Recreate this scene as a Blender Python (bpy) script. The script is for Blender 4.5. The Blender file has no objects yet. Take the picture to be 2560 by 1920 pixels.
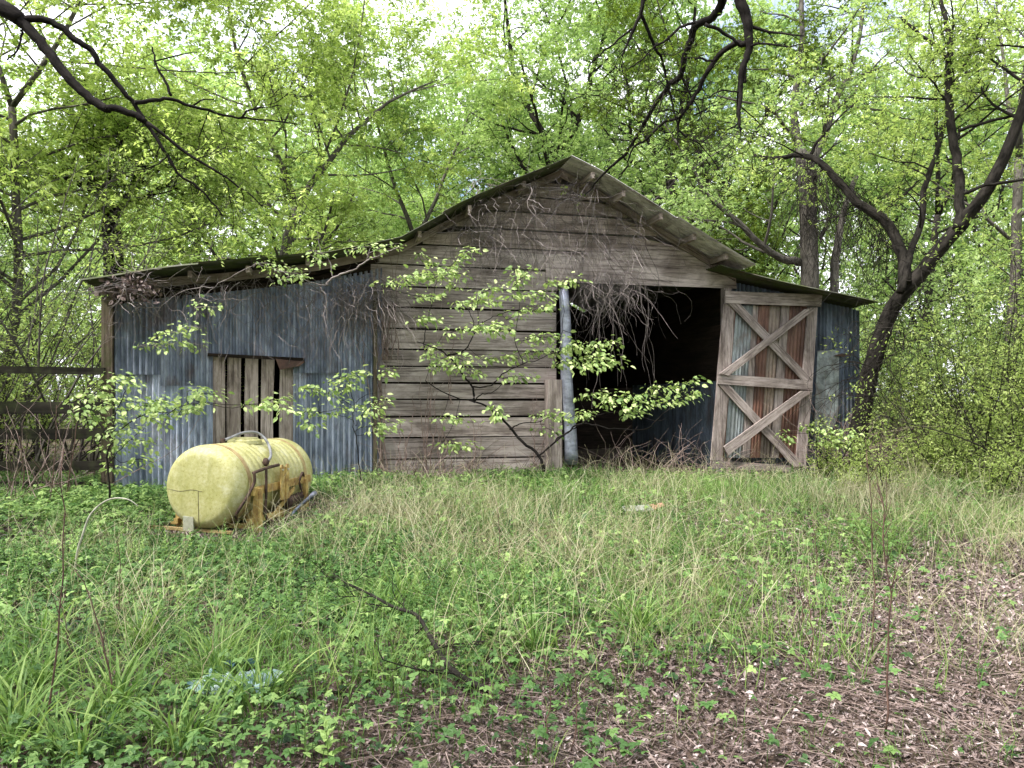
import bpy, math
import numpy as np
from math import radians as R_

sc = bpy.context.scene
col = sc.collection
RS = np.random.default_rng

# ------------------------------------------------------------------ camera, sky, sun, exposure
CAM_H = 1.6
cam = bpy.data.cameras.new("camera")
cam.lens = 27.0; cam.sensor_width = 36.0; cam.shift_y = 40 / 2560
cam.clip_start = 0.05; cam.clip_end = 2000
camo = bpy.data.objects.new("camera", cam); col.objects.link(camo)
camo.location = (0, 0, CAM_H); camo.rotation_euler = (R_(90), 0, 0)
sc.camera = camo

SUN_EL, SUN_AZ = 56, 236          # sun high on the camera's left, veiled by thin cloud
world = bpy.data.worlds.new("World"); sc.world = world; world.use_nodes = True
nt = world.node_tree; nt.nodes.clear()
sky = nt.nodes.new('ShaderNodeTexSky'); sky.sky_type = 'NISHITA'; sky.sun_disc = False
sky.sun_elevation = R_(SUN_EL); sky.sun_rotation = R_(SUN_AZ)
bgS = nt.nodes.new('ShaderNodeBackground'); bgS.inputs[1].default_value = 0.12
bgC = nt.nodes.new('ShaderNodeBackground'); bgC.inputs[0].default_value = (0.93, 0.94, 1.0, 1); bgC.inputs[1].default_value = 1.15
tc = nt.nodes.new('ShaderNodeTexCoord')
nz = nt.nodes.new('ShaderNodeTexNoise'); nz.inputs['Scale'].default_value = 3.2; nz.inputs['Detail'].default_value = 6
rmp = nt.nodes.new('ShaderNodeValToRGB'); rmp.color_ramp.elements[0].position = 0.36; rmp.color_ramp.elements[1].position = 0.50
mix = nt.nodes.new('ShaderNodeMixShader'); outw = nt.nodes.new('ShaderNodeOutputWorld')
L = nt.links.new
L(tc.outputs['Generated'], nz.inputs['Vector']); L(nz.outputs['Fac'], rmp.inputs[0])
L(sky.outputs[0], bgS.inputs[0]); L(rmp.outputs[0], mix.inputs[0]); L(bgS.outputs[0], mix.inputs[1]); L(bgC.outputs[0], mix.inputs[2])
L(mix.outputs[0], outw.inputs[0])

sun = bpy.data.lights.new("sun", 'SUN'); sun.energy = 3.4; sun.angle = R_(9); sun.color = (1, 0.96, 0.88)
suno = bpy.data.objects.new("sun", sun); col.objects.link(suno)
suno.rotation_euler = (R_(90 - SUN_EL), 0, R_(180 - SUN_AZ))
sc.view_settings.view_transform = 'Standard'; sc.view_settings.look = 'None'
sc.view_settings.exposure = 1.32; sc.view_settings.gamma = 1.0
sc.render.engine = 'CYCLES'
sc.cycles.max_bounces = 8; sc.cycles.diffuse_bounces = 2; sc.cycles.glossy_bounces = 2
sc.cycles.transmission_bounces = 4; sc.cycles.transparent_max_bounces = 4
sc.cycles.use_denoising = True

# ------------------------------------------------------------------ photo geometry: rays through the camera onto real planes
F_ = 1920.0
def ray(px, py): return ((px - 1280) / F_, 1.0, (1000 - py) / F_)
def WD(px, py, y):                       # point at distance y along the ray
    a, _, b = ray(px, py); return np.array((a * y, y, CAM_H + b * y))
def hgt(x, y):
    x = np.asarray(x, float); y = np.asarray(y, float)
    t = np.clip((y - 6) / 6.5, 0, 1)
    return (0.25 * t * t * (3 - 2 * t) + 0.025 * np.sin(x * 1.3 + 0.6) * np.sin(y * 1.1) + 0.015 * np.sin(x * 3.1 + y * 2.3)
            - 0.0015 * np.clip(y - 22, 0, 60))
def WG(px, py):                          # point on the ground
    y = 6.0
    for _ in range(20):
        y = (CAM_H - float(hgt((px - 1280) / F_ * y, y))) * F_ / (py - 1000)
    x = (px - 1280) / F_ * y
    return np.array((x, y, float(hgt(x, y))))
TH = math.atan(0.24); BE = np.array((math.cos(TH), math.sin(TH))); BN = np.array((-math.sin(TH), math.cos(TH))); BP = np.array((0, 13.0))
def FU(px, py, v=0.0):                   # barn coordinates (u, z) of a point of the plane v
    a, _, b = ray(px, py); d = np.array((a, 1.0))
    s = (v + BP @ BN) / (d @ BN)
    return float((s * d - BP) @ BE), float(CAM_H + s * b)
def BW(u, v, z):                         # barn coordinates to world
    p = BP + u * BE + v * BN; return np.array((p[0], p[1], z))
def BWp(px, py, v):
    u, z = FU(px, py, v); return BW(u, v, z)

# ------------------------------------------------------------------ mesh builder
def nrm(v):
    v = np.asarray(v, float); return v / (np.linalg.norm(v, axis=-1, keepdims=True) + 1e-12)
class MB:
    def __init__(s): s.V = []; s.Lp = []; s.S = []; s.T = []; s.G = []; s.M = []; s.n = 0
    def add(s, V, loops, sizes, tone=0.5, gc=None, mi=0):
        V = np.asarray(V, float).reshape(-1, 3); loops = np.asarray(loops, np.int64).ravel(); sizes = np.asarray(sizes, np.int64).ravel()
        s.V.append(V); s.Lp.append(loops + s.n); s.S.append(sizes)
        s.T.append(np.broadcast_to(np.asarray(tone, float), (len(V),)).copy())
        s.G.append(V if gc is None else np.asarray(gc, float).reshape(-1, 3)); s.M.append(np.full(len(sizes), mi)); s.n += len(V)
    def poly(s, P, Fs, **k): s.add(P, [i for f in Fs for i in f], [len(f) for f in Fs], **k)
    def prism(s, P, ext, tone=0.5, mi=0, seed=0.0, axis=None):
        """polygon P (n,3) extruded by vector ext; grain coordinates run along the polygon's long side"""
        P = np.asarray(P, float); n = len(P); ext = np.asarray(ext, float)
        V = np.vstack([P, P + ext])
        Fs = [list(range(n)), list(range(2 * n - 1, n - 1, -1))] + [[(i + 1) % n, i, i + n, (i + 1) % n + n] for i in range(n)]
        if axis is None:
            e = [(np.linalg.norm(P[(i + 1) % n] - P[i]), i) for i in range(n)]; i = max(e)[1]; axis = P[(i + 1) % n] - P[i]
        ax = nrm(axis); ez = nrm(ext); ey = np.cross(ez, ax)
        gc = np.stack([V @ ax, V @ ey, V @ ez], 1) + np.array((seed * 7.3, seed * 3.1, seed * 1.7))
        s.poly(V, Fs, tone=tone, gc=gc, mi=mi)
    def box(s, c, h, rot=None, **k):
        c = np.asarray(c, float); h = np.asarray(h, float); M = np.eye(3) if rot is None else rot
        P = np.array([(-1, -1, -1), (1, -1, -1), (1, 1, -1), (-1, 1, -1)]) * h @ M.T + c
        ax = M[:, int(np.argmax(h))] if int(np.argmax(h)) != 2 else M[:, 2]
        s.prism(P[::-1], M[:, 2] * 2 * h[2], axis=None if int(np.argmax(h)) != 2 else None, **k)
    def beam(s, a, b, w, t, up=(0, 0, 1), **k):
        a = np.asarray(a, float); b = np.asarray(b, float); d = nrm(b - a); sd = np.cross(d, up)
        if np.linalg.norm(sd) < 1e-3: sd = np.cross(d, (0, 1, 0))
        sd = nrm(sd); u2 = np.cross(sd, d)
        P = [a - sd * w / 2 - u2 * t / 2, b - sd * w / 2 - u2 * t / 2, b + sd * w / 2 - u2 * t / 2, a + sd * w / 2 - u2 * t / 2]
        s.prism(P, u2 * t, axis=d, **k)
    def tube(s, P, r, k=6, tone=0.5, mi=0, cap=True):
        P = np.asarray(P, float); n = len(P)
        r = np.interp(np.linspace(0, 1, n), np.linspace(0, 1, len(np.atleast_1d(r))), np.atleast_1d(r)) if np.ndim(r) else np.full(n, r)
        T = np.gradient(P, axis=0); T = nrm(T)
        m = nrm(P[-1] - P[0] + 1e-6); ref = np.array((0, 0, 1.0)) if abs(m[2]) < 0.75 else np.array((0.9, 0.3, 0))
        A = nrm(np.cross(T, ref)); B = np.cross(T, A)
        th = np.linspace(0, 2 * np.pi, k, endpoint=False)
        V = P[:, None] + r[:, None, None] * (A[:, None] * np.cos(th)[None, :, None] + B[:, None] * np.sin(th)[None, :, None])
        i = np.arange(n - 1)[:, None] * k; j = np.arange(k)[None]; j2 = (j + 1) % k
        Q = np.stack([i + j, i + k + j, i + k + j2, i + j2], -1).reshape(-1, 4)
        lp = Q.ravel().tolist(); sz = [4] * len(Q)
        if cap: lp += list(range(k)) + list(range(n * k - 1, (n - 1) * k - 1, -1)); sz += [k, k]
        ln = np.concatenate([[0], np.cumsum(np.linalg.norm(np.diff(P, axis=0), axis=1))])
        gc = np.stack([np.repeat(ln, k), np.tile(np.cos(th), n) * np.repeat(r, k), np.tile(np.sin(th), n) * np.repeat(r, k)], 1) + P[0]
        s.add(V, lp, sz, tone=tone, gc=gc, mi=mi)
    def inst(s, tmpl, pos, Rm, scale, tone, mi=0):
        TV, TL, TS = tmpl; N = len(pos); TV = np.asarray(TV, float)
        scale = np.asarray(scale, float); scale = scale[:, None] if scale.ndim == 1 else scale
        V = pos[:, None, :] + np.einsum('nij,nkj->nki', Rm, TV[None] * scale[:, None, :])
        lp = (np.asarray(TL)[None] + (np.arange(N) * len(TV))[:, None]).ravel()
        s.add(V, lp, np.tile(TS, N), tone=np.repeat(tone, len(TV)), gc=np.tile(TV, (N, 1)), mi=mi)
    def build(s, name, mats, parent=None, smooth=False, loc=None, rz=0.0, data_only=False):
        me = bpy.data.meshes.new(name)
        V = np.concatenate(s.V); lp = np.concatenate(s.Lp); sz = np.concatenate(s.S)
        me.vertices.add(len(V)); me.vertices.foreach_set('co', V.astype(np.float32).ravel())
        me.loops.add(len(lp)); me.loops.foreach_set('vertex_index', lp.astype(np.int32))
        me.polygons.add(len(sz)); st = np.concatenate([[0], np.cumsum(sz)[:-1]])
        me.polygons.foreach_set('loop_start', st.astype(np.int32))
        me.polygons.foreach_set('material_index', np.concatenate(s.M).astype(np.int32))
        me.polygons.foreach_set('use_smooth', np.full(len(sz), bool(smooth)))
        a = me.attributes.new('tone', 'FLOAT', 'POINT'); a.data.foreach_set('value', np.concatenate(s.T).astype(np.float32))
        g = me.attributes.new('gc', 'FLOAT_VECTOR', 'POINT'); g.data.foreach_set('vector', np.concatenate(s.G).astype(np.float32).ravel())
        for m in (mats if isinstance(mats, (list, tuple)) else [mats]): me.materials.append(m)
        me.update(calc_edges=True)
        if data_only: return me
        o = bpy.data.objects.new(name, me); col.objects.link(o)
        if parent: o.parent = parent
        if loc is not None: o.location = loc
        o.rotation_euler = (0, 0, rz)
        return o
def tag(o, label=None, cat=None, group=None, kind=None):
    if label: o['label'] = label
    if cat: o['category'] = cat
    if group: o['group'] = group
    if kind: o['kind'] = kind
    return o
def empty(name, loc=(0, 0, 0), rz=0.0):
    o = bpy.data.objects.new(name, None); col.objects.link(o); o.location = tuple(float(c) for c in loc); o.rotation_euler = (0, 0, rz)
    o.empty_display_size = 0.2; return o

# ------------------------------------------------------------------ materials
def newmat(name):
    m = bpy.data.materials.new(name); m.use_nodes = True; t = m.node_tree
    return m, t, t.nodes['Principled BSDF'], t.links.new
def node(t, ty, **k):
    n = t.nodes.new(ty)
    for a, b in k.items():
        if a[0] == '_': n.inputs[a[1:].replace('_', ' ')].default_value = b
        else: setattr(n, a, b)
    return n
def ramp(t, stops):
    n = t.nodes.new('ShaderNodeValToRGB'); cr = n.color_ramp
    while len(cr.elements) < len(stops): cr.elements.new(0.5)
    for e, (p, c) in zip(cr.elements, stops): e.position = p; e.color = (*c, 1) if len(c) == 3 else c
    return n
def attr(t, name): n = t.nodes.new('ShaderNodeAttribute'); n.attribute_name = name; return n
def noisev(t, L, src, scale, sc3=(1, 1, 1), detail=4, rough=0.55, dist=0.0):
    mp = node(t, 'ShaderNodeMapping'); mp.inputs['Scale'].default_value = sc3
    n = node(t, 'ShaderNodeTexNoise'); n.inputs['Scale'].default_value = scale; n.inputs['Detail'].default_value = detail
    n.inputs['Roughness'].default_value = rough; n.inputs['Distortion'].default_value = dist
    L(src, mp.inputs['Vector']); L(mp.outputs[0], n.inputs['Vector']); return n.outputs['Fac']
def mixc(t, L, fac, a, b, mode='MIX'):
    n = t.nodes.new('ShaderNodeMix'); n.data_type = 'RGBA'; n.blend_type = mode
    for s_, v in ((n.inputs[0], fac), (n.inputs[6], a), (n.inputs[7], b)):
        if isinstance(v, (int, float)): s_.default_value = v
        elif isinstance(v, tuple): s_.default_value = (*v, 1) if len(v) == 3 else v
        else: L(v, s_)
    return n.outputs[2]
def bump(t, L, h, bs, st=0.4, dist=0.01):
    b = node(t, 'ShaderNodeBump'); b.inputs['Strength'].default_value = st; b.inputs['Distance'].default_value = dist
    L(h, b.inputs['Height']); L(b.outputs[0], bs.inputs['Normal'])

def leaf_mat(name, stops, trans=0.45, rough=0.5, spec=0.35):
    m, t, bs, L = newmat(name)
    a = attr(t, 'tone'); rp = ramp(t, stops); L(a.outputs['Fac'], rp.inputs[0])
    bs.inputs['Roughness'].default_value = rough; bs.inputs['Specular IOR Level'].default_value = spec
    L(rp.outputs[0], bs.inputs['Base Color'])
    tr = node(t, 'ShaderNodeBsdfTranslucent')
    c2 = mixc(t, L, 1.0, rp.outputs[0], (1.15, 1.2, 0.85), 'MULTIPLY'); L(c2, tr.inputs[0])
    mx = node(t, 'ShaderNodeMixShader'); mx.inputs[0].default_value = trans
    L(bs.outputs[0], mx.inputs[1]); L(tr.outputs[0], mx.inputs[2]); L(mx.outputs[0], t.nodes['Material Output'].inputs[0])
    return m
def wood_mat(name, dark, mid, light, moss=0.0, coarse=1.0):
    m, t, bs, L = newmat(name); g = attr(t, 'gc').outputs['Vector']; tn = attr(t, 'tone').outputs['Fac']
    f = noisev(t, L, g, 6 * coarse, (0.16, 1.3, 1.3), 8, 0.68, 0.8)
    f2 = noisev(t, L, g, 24 * coarse, (0.05, 1.4, 1.4), 6, 0.7, 0.4)
    f3 = noisev(t, L, g, 2.2, (.6, 1.5, 1), 8, 0.7, .5)
    r1 = ramp(t, [(0.18, dark), (0.48, mid), (0.80, light)]); L(f, r1.inputs[0])
    c = mixc(t, L, 0.75, r1.outputs[0], mixc(t, L, tn, (0.55, 0.53, 0.52), (1.45, 1.41, 1.40)), 'MULTIPLY')
    r2 = ramp(t, [(0.38, (0.16, 0.14, 0.13)), (0.50, (1.05, 1.05, 1.05))]); L(f2, r2.inputs[0])
    c = mixc(t, L, 0.72, c, r2.outputs[0], 'MULTIPLY')
    r3 = ramp(t, [(0.38, (0.42, 0.38, 0.35)), (0.58, (1.2, 1.18, 1.17))]); L(f3, r3.inputs[0])
    c = mixc(t, L, 0.75, c, r3.outputs[0], 'MULTIPLY')
    if moss:
        r4 = ramp(t, [(0.45, (0, 0, 0)), (0.65, (moss,) * 3)]); L(noisev(t, L, g, 6, (1, 1, 1), 6), r4.inputs[0])
        c = mixc(t, L, r4.outputs[0], c, (0.10, 0.13, 0.04))
    L(c, bs.inputs['Base Color']); bs.inputs['Roughness'].default_value = 0.85; bs.inputs['Specular IOR Level'].default_value = 0.2
    bump(t, L, f, bs, 0.3, 0.008); return m
def metal_mat(name, base, dark, rust=0.2, light=None, metallic=0.35, moss=0.0):
    m, t, bs, L = newmat(name); g = attr(t, 'gc').outputs['Vector']; tn = attr(t, 'tone').outputs['Fac']
    light = light or tuple(min(1, c * 1.7) for c in base)
    f = noisev(t, L, g, 3, (1.6, 1.6, 0.5), 6, 0.6)            # vertical streaks
    r1 = ramp(t, [(0.30, dark), (0.5, base), (0.72, light)]); L(f, r1.inputs[0])
    c = mixc(t, L, 0.8, r1.outputs[0], mixc(t, L, tn, (0.4, 0.42, 0.45), (1.6, 1.58, 1.55)), 'MULTIPLY')
    fs = noisev(t, L, g, 11, (1, 1, 0.06), 3, 0.5); rs = ramp(t, [(0.36, (0.42, 0.42, 0.45)), (0.54, (1.1, 1.1, 1.1))]); L(fs, rs.inputs[0]); c = mixc(t, L, 0.45, c, rs.outputs[0], 'MULTIPLY')
    f2 = noisev(t, L, g, 1.7, (1, 1, 0.6), 6, 0.7, 0.4)
    r2 = ramp(t, [(0.53, (0, 0, 0)), (0.68, (rust,) * 3)]); L(f2, r2.inputs[0])
    rc = ramp(t, [(0.3, (0.10, 0.045, 0.025)), (0.7, (0.20, 0.10, 0.055))]); L(noisev(t, L, g, 25, (1, 1, 0.5), 4), rc.inputs[0])
    c = mixc(t, L, r2.outputs[0], c, rc.outputs[0])
    f3 = noisev(t, L, g, 14, (1, 1, 0.4), 6, 0.7)
    r3 = ramp(t, [(0.36, (0.45, 0.43, 0.42)), (0.52, (1, 1, 1))]); L(f3, r3.inputs[0]); c = mixc(t, L, 0.55, c, r3.outputs[0], 'MULTIPLY')
    if moss:
        r4 = ramp(t, [(0.42, (0, 0, 0)), (0.6, (moss,) * 3)]); L(noisev(t, L, g, 4, (1, 1, 1), 6), r4.inputs[0])
        c = mixc(t, L, r4.outputs[0], c, (0.07, 0.085, 0.035))
    L(c, bs.inputs['Base Color']); bs.inputs['Metallic'].default_value = metallic; bs.inputs['Roughness'].default_value = 0.5
    bump(t, L, f3, bs, 0.15, 0.004); return m
def simple_mat(name, c1, c2, scale=8, rough=0.7, metallic=0.0, coord='gc', st=0.3, dist=0.006, sc3=(1, 1, 1), spec=None):
    spec = spec if spec is not None else (0.08 if rough > 0.82 else 0.4)
    m, t, bs, L = newmat(name); g = attr(t, coord).outputs['Vector']; f = noisev(t, L, g, scale, sc3, 6, 0.65)
    r1 = ramp(t, [(0.35, c1), (0.65, c2)]); L(f, r1.inputs[0]); L(r1.outputs[0], bs.inputs['Base Color'])
    bs.inputs['Roughness'].default_value = rough; bs.inputs['Metallic'].default_value = metallic; bs.inputs['Specular IOR Level'].default_value = spec
    bump(t, L, f, bs, st, dist); return m

M_leafY = leaf_mat('leaf_spring_yellow', [(0, (0.09, 0.15, 0.035)), (0.5, (0.38, 0.49, 0.14)), (1, (0.68, 0.77, 0.32))], 0.52)
M_leafG = leaf_mat('leaf_spring_green', [(0, (0.12, 0.21, 0.07)), (0.5, (0.37, 0.50, 0.19)), (1, (0.62, 0.74, 0.38))], 0.52)
M_leafO = leaf_mat('leaf_olive', [(0, (0.05, 0.08, 0.015)), (0.5, (0.11, 0.17, 0.02)), (1, (0.22, 0.29, 0.04))], 0.4)
M_leafO2 = leaf_mat('leaf_brush', [(0, (0.09, 0.14, 0.035)), (0.5, (0.36, 0.46, 0.14)), (1, (0.66, 0.74, 0.30))], 0.52)
M_leafS = leaf_mat('leaf_sapling', [(0, (0.13, 0.22, 0.07)), (0.5, (0.33, 0.45, 0.16)), (1, (0.64, 0.73, 0.34))], 0.30)
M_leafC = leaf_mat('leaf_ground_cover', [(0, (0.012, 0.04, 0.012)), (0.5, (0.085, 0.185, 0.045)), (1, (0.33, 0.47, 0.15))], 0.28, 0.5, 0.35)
M_grass = leaf_mat('grass_green', [(0, (0.03, 0.07, 0.02)), (0.5, (0.14, 0.25, 0.06)), (1, (0.38, 0.49, 0.16))], 0.35, 0.55, 0.3)
M_hay = leaf_mat('grass_dry', [(0, (0.18, 0.14, 0.08)), (0.45, (0.40, 0.37, 0.22)), (1, (0.70, 0.65, 0.50))], 0.25)
M_litter = leaf_mat('leaf_litter', [(0, (0.026, 0.016, 0.015)), (0.35, (0.115, 0.08, 0.073)), (0.7, (0.30, 0.225, 0.215)), (1, (0.56, 0.475, 0.475))], 0.1, 0.55, 0.4)
M_bark = simple_mat('bark', (0.009, 0.008, 0.007), (0.040, 0.035, 0.031), 14, 0.9, st=0.9, dist=0.03, sc3=(0.35, 1, 1))
M_barkD = simple_mat('bark_dark', (0.006, 0.005, 0.005), (0.028, 0.024, 0.023), 18, 0.9, st=0.8, dist=0.02, sc3=(0.4, 1, 1))
M_barkL = simple_mat('bark_light', (0.045, 0.04, 0.035), (0.15, 0.135, 0.12), 14, 0.9, st=0.9, dist=0.03, sc3=(0.35, 1, 1))
M_vine = simple_mat('dead_vine', (0.12, 0.098, 0.095), (0.33, 0.29, 0.285), 9, 0.9)
M_stalk = simple_mat('dry_stalk', (0.05, 0.025, 0.02), (0.17, 0.10, 0.08), 9, 0.8)
M_bramble = simple_mat('dead_bramble', (0.10, 0.06, 0.05), (0.34, 0.26, 0.235), 9, 0.8)
M_wall = wood_mat('weathered_plank', (0.16, 0.135, 0.135), (0.40, 0.35, 0.345), (0.60, 0.545, 0.54))
M_gable = wood_mat('brown_plank', (0.19, 0.155, 0.145), (0.46, 0.39, 0.365), (0.66, 0.585, 0.56))
M_door = wood_mat('grey_door_wood', (0.115, 0.097, 0.095), (0.32, 0.278, 0.27), (0.53, 0.475, 0.465), coarse=1.4)
M_post = wood_mat('mossy_post', (0.04, 0.03, 0.025), (0.12, 0.095, 0.075), (0.24, 0.20, 0.165), moss=0.35)
M_fence = wood_mat('dark_fence_wood', (0.007, 0.006, 0.005), (0.020, 0.018, 0.014), (0.048, 0.043, 0.034), moss=0.2)
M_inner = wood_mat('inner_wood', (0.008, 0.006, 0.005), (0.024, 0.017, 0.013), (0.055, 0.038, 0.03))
M_metal = metal_mat('galvanised_sheet', (0.28, 0.32, 0.42), (0.11, 0.135, 0.19), rust=0.6, light=(0.52, 0.56, 0.68))
M_metalR = metal_mat('galvanised_sheet_dark', (0.13, 0.16, 0.215), (0.05, 0.065, 0.095), rust=0.45)
M_roof = metal_mat('mossy_roof_sheet', (0.12, 0.12, 0.10), (0.04, 0.04, 0.035), rust=0.35, moss=0.85, metallic=0.0)
M_roof.node_tree.nodes['Principled BSDF'].inputs['Roughness'].default_value = 0.9; M_roof.node_tree.nodes['Principled BSDF'].inputs['Specular IOR Level'].default_value = 0.1
M_roofR = metal_mat('grey_roof_sheet', (0.62, 0.57, 0.60), (0.36, 0.32, 0.33), rust=0.4, metallic=0.0, light=(0.78, 0.73, 0.76))
M_rust = metal_mat('rusty_sheet', (0.14, 0.062, 0.045), (0.07, 0.033, 0.025), rust=0.3, light=(0.24, 0.13, 0.095), metallic=0.0)
M_tin = metal_mat('bluish_tin', (0.24, 0.265, 0.285), (0.12, 0.125, 0.13), rust=0.7, metallic=0.3)
M_greytin = metal_mat('grey_brown_sheet', (0.21, 0.165, 0.14), (0.10, 0.075, 0.065), rust=0.5, metallic=0.1)
M_galv = metal_mat('galvanised_pipe', (0.27, 0.29, 0.37), (0.13, 0.14, 0.19), rust=0.15, metallic=0.6)

# ground sheet
def ground_material():
    m, t, bs, L = newmat('forest_floor'); g = attr(t, 'gc').outputs['Vector']
    f = noisev(t, L, g, 9, (1, 1, 1), 10, 0.75); f2 = noisev(t, L, g, 0.5, (1, 1, 1), 5); f3 = noisev(t, L, g, 60, (1, 0.5, 1), 6, 0.8)
    r = ramp(t, [(0.3, (0.022, 0.014, 0.010)), (0.5, (0.075, 0.05, 0.035)), (0.7, (0.19, 0.135, 0.105))]); L(f, r.inputs[0])
    rr = ramp(t, [(0.38, (0.3, 0.28, 0.27)), (0.62, (1.5, 1.4, 1.35))]); L(f3, rr.inputs[0])
    c = mixc(t, L, 0.8, r.outputs[0], rr.outputs[0], 'MULTIPLY')
    r2 = ramp(t, [(0.45, (0, 0, 0)), (0.6, (0.45,) * 3)]); L(f2, r2.inputs[0])
    c = mixc(t, L, r2.outputs[0], c, (0.045, 0.065, 0.018))
    L(c, bs.inputs['Base Color']); bs.inputs['Roughness'].default_value = 0.95; bump(t, L, f, bs, 0.8, 0.04); return m
M_ground = ground_material()
xs = np.concatenate([-np.geomspace(400, 13, 22), np.linspace(-12.5, 12.5, 120), np.geomspace(13, 400, 22)])
ys = np.concatenate([-np.geomspace(200, 2, 12), np.linspace(-1, 20, 130), np.geomspace(21, 600, 26)])
X, Y = np.meshgrid(xs, ys); Zg = hgt(X, Y)
mb = MB(); V = np.stack([X, Y, Zg], -1).reshape(-1, 3); nx = len(xs); ny = len(ys)
i = np.arange(ny - 1)[:, None] * nx; j = np.arange(nx - 1)[None]
Q = np.stack([i + j, i + j + 1, i + nx + j + 1, i + nx + j], -1).reshape(-1, 4)
mb.add(V, Q.ravel(), np.full(len(Q), 4)); tag(mb.build('ground', M_ground, smooth=True), kind='structure')

# ------------------------------------------------------------------ the barn
barn = tag(empty('barn', (BP[0], BP[1], 0), TH), 'weathered abandoned barn with grey plank gable, corrugated metal side sheds and a dark open doorway', 'barn')
GZ = 0.18                                            # wall feet, just below the turf
prof_px = [(203, 696), (300, 683), (405, 669), (560, 657), (694, 644), (800, 630), (880, 613), (1007, 589), (1085, 547), (1157, 509), (1290, 450), (1429, 390)]
PL = [FU(x, y, -0.7) for x, y in prof_px]
PR = [FU(x, y, -0.7) for x, y in [(1429, 390), (1506, 431), (1668, 531), (1885, 664)]]
LR = [FU(x, y, -0.55) for x, y in [(1800, 664), (1845, 676), (2000, 711), (2198, 758)]]
DEPTH = 7.5
def roof_z(u):                                       # roof height over u at the wall plane (underside)
    zl = np.interp(u, [p[0] for p in PL], [p[1] for p in PL], left=-9, right=-9)
    zr = np.interp(u, [p[0] for p in PR], [p[1] for p in PR], left=-9, right=-9)
    zz = np.interp(u, [p[0] for p in LR], [p[1] for p in LR], left=-9, right=-9)
    return np.maximum(np.maximum(zl, zr), zz) - 0.07
def roof_sheet(mb, prof, v0, v1, seed, jag=0.05, tone0=0.45, mi=0):
    r = RS(seed); P = np.array(prof); seg = np.concatenate([[0], np.cumsum(np.hypot(*np.diff(P, axis=0).T))]); Lt = seg[-1]
    cuts = [0]
    while cuts[-1] < Lt - 1.2: cuts.append(cuts[-1] + r.uniform(1.5, 2.3))
    cuts[-1] = Lt if len(cuts) > 1 else Lt
    for k in range(len(cuts) - 1):
        s = np.linspace(cuts[k] - 0.08 * (k > 0), cuts[k + 1], 9)
        u = np.interp(s, seg, P[:, 0]); z = np.interp(s, seg, P[:, 1]) + 0.012 * (k % 2)
        va = v0 + r.uniform(-jag, jag); v = np.concatenate([np.arange(va, 1.2, 0.0115), np.arange(1.2, v1, 0.0115 * 3)])
        U, Vv = np.meshgrid(u, v, indexing='ij'); Z = np.repeat(z[:, None], len(v), 1)
        Z = Z + 0.014 * np.sin(Vv * 2 * np.pi / 0.08) + 0.02 * np.sin(U * 1.7 + seed) * (Vv < 0)
        Vt = np.stack([U, Vv, Z], -1).reshape(-1, 3); n2 = len(v)
        i = np.arange(len(u) - 1)[:, None] * n2; j = np.arange(n2 - 1)[None]
        Q = np.stack([i + j, i + j + 1, i + n2 + j + 1, i + n2 + j], -1).reshape(-1, 4)
        gc = np.stack([Vt[:, 1], Vt[:, 2], Vt[:, 0]], 1) + k * 3.3
        mb.add(Vt, Q.ravel(), np.full(len(Q), 4), tone=tone0 + r.uniform(-0.18, 0.18), gc=gc, mi=mi)
mb = MB(); roof_sheet(mb, PL, -0.7, DEPTH, 3); roof_sheet(mb, PR[::1], -0.72, DEPTH, 5, 0.06, 0.6, mi=1); roof_sheet(mb, LR, -0.55, DEPTH, 9, 0.04, 0.2)
roof = mb.build('roof', [M_roof, M_roofR], barn, smooth=True)
# purlins under the rake, fascia boards
r = RS(4)
def add_purlin(u, v0=-0.62):
    z = float(roof_z(u)) - 0.02
    mb = MB(); mb.beam((u, v0, z), (u, 0.5, z), 0.06, 0.10, tone=r.uniform(0.2, 0.7), seed=u); return mb.build('purlin', M_gable, roof)
for u in np.arange(PL[0][0] + 0.5, PL[-1][0] - 0.2, 0.85): add_purlin(u + r.uniform(-.05, .05), -0.5)
for u in np.arange(PR[0][0] + 0.35, PR[-1][0] - 0.1, 0.62): add_purlin(u + r.uniform(-.05, .05))
for a, b, w in ((0.15, 0, -0.10), ):
    mb = MB()
    for P, v in ((PL, -0.02), (PR, -0.02)):
        for (u0, z0), (u1, z1) in zip(P[:-1], P[1:]):
            mb.prism([(u0, v - 0.03, z0 - 0.04), (u1, v - 0.03, z1 - 0.04), (u1, v - 0.03, z1 - 0.17), (u0, v - 0.03, z0 - 0.17)], (0, -0.03, 0), tone=0.15, seed=u0)
    mb.build('fascia', M_gable, roof)
# corner numbers
uWL, _ = FU(290, 900); uML, _ = FU(945, 900); uDL, _ = FU(1398, 900); uDR, _ = FU(1808, 900); uWR, _ = FU(2193, 900)
zHead = FU(1600, 713)[1]; zMet = FU(700, 700)[1]
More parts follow.
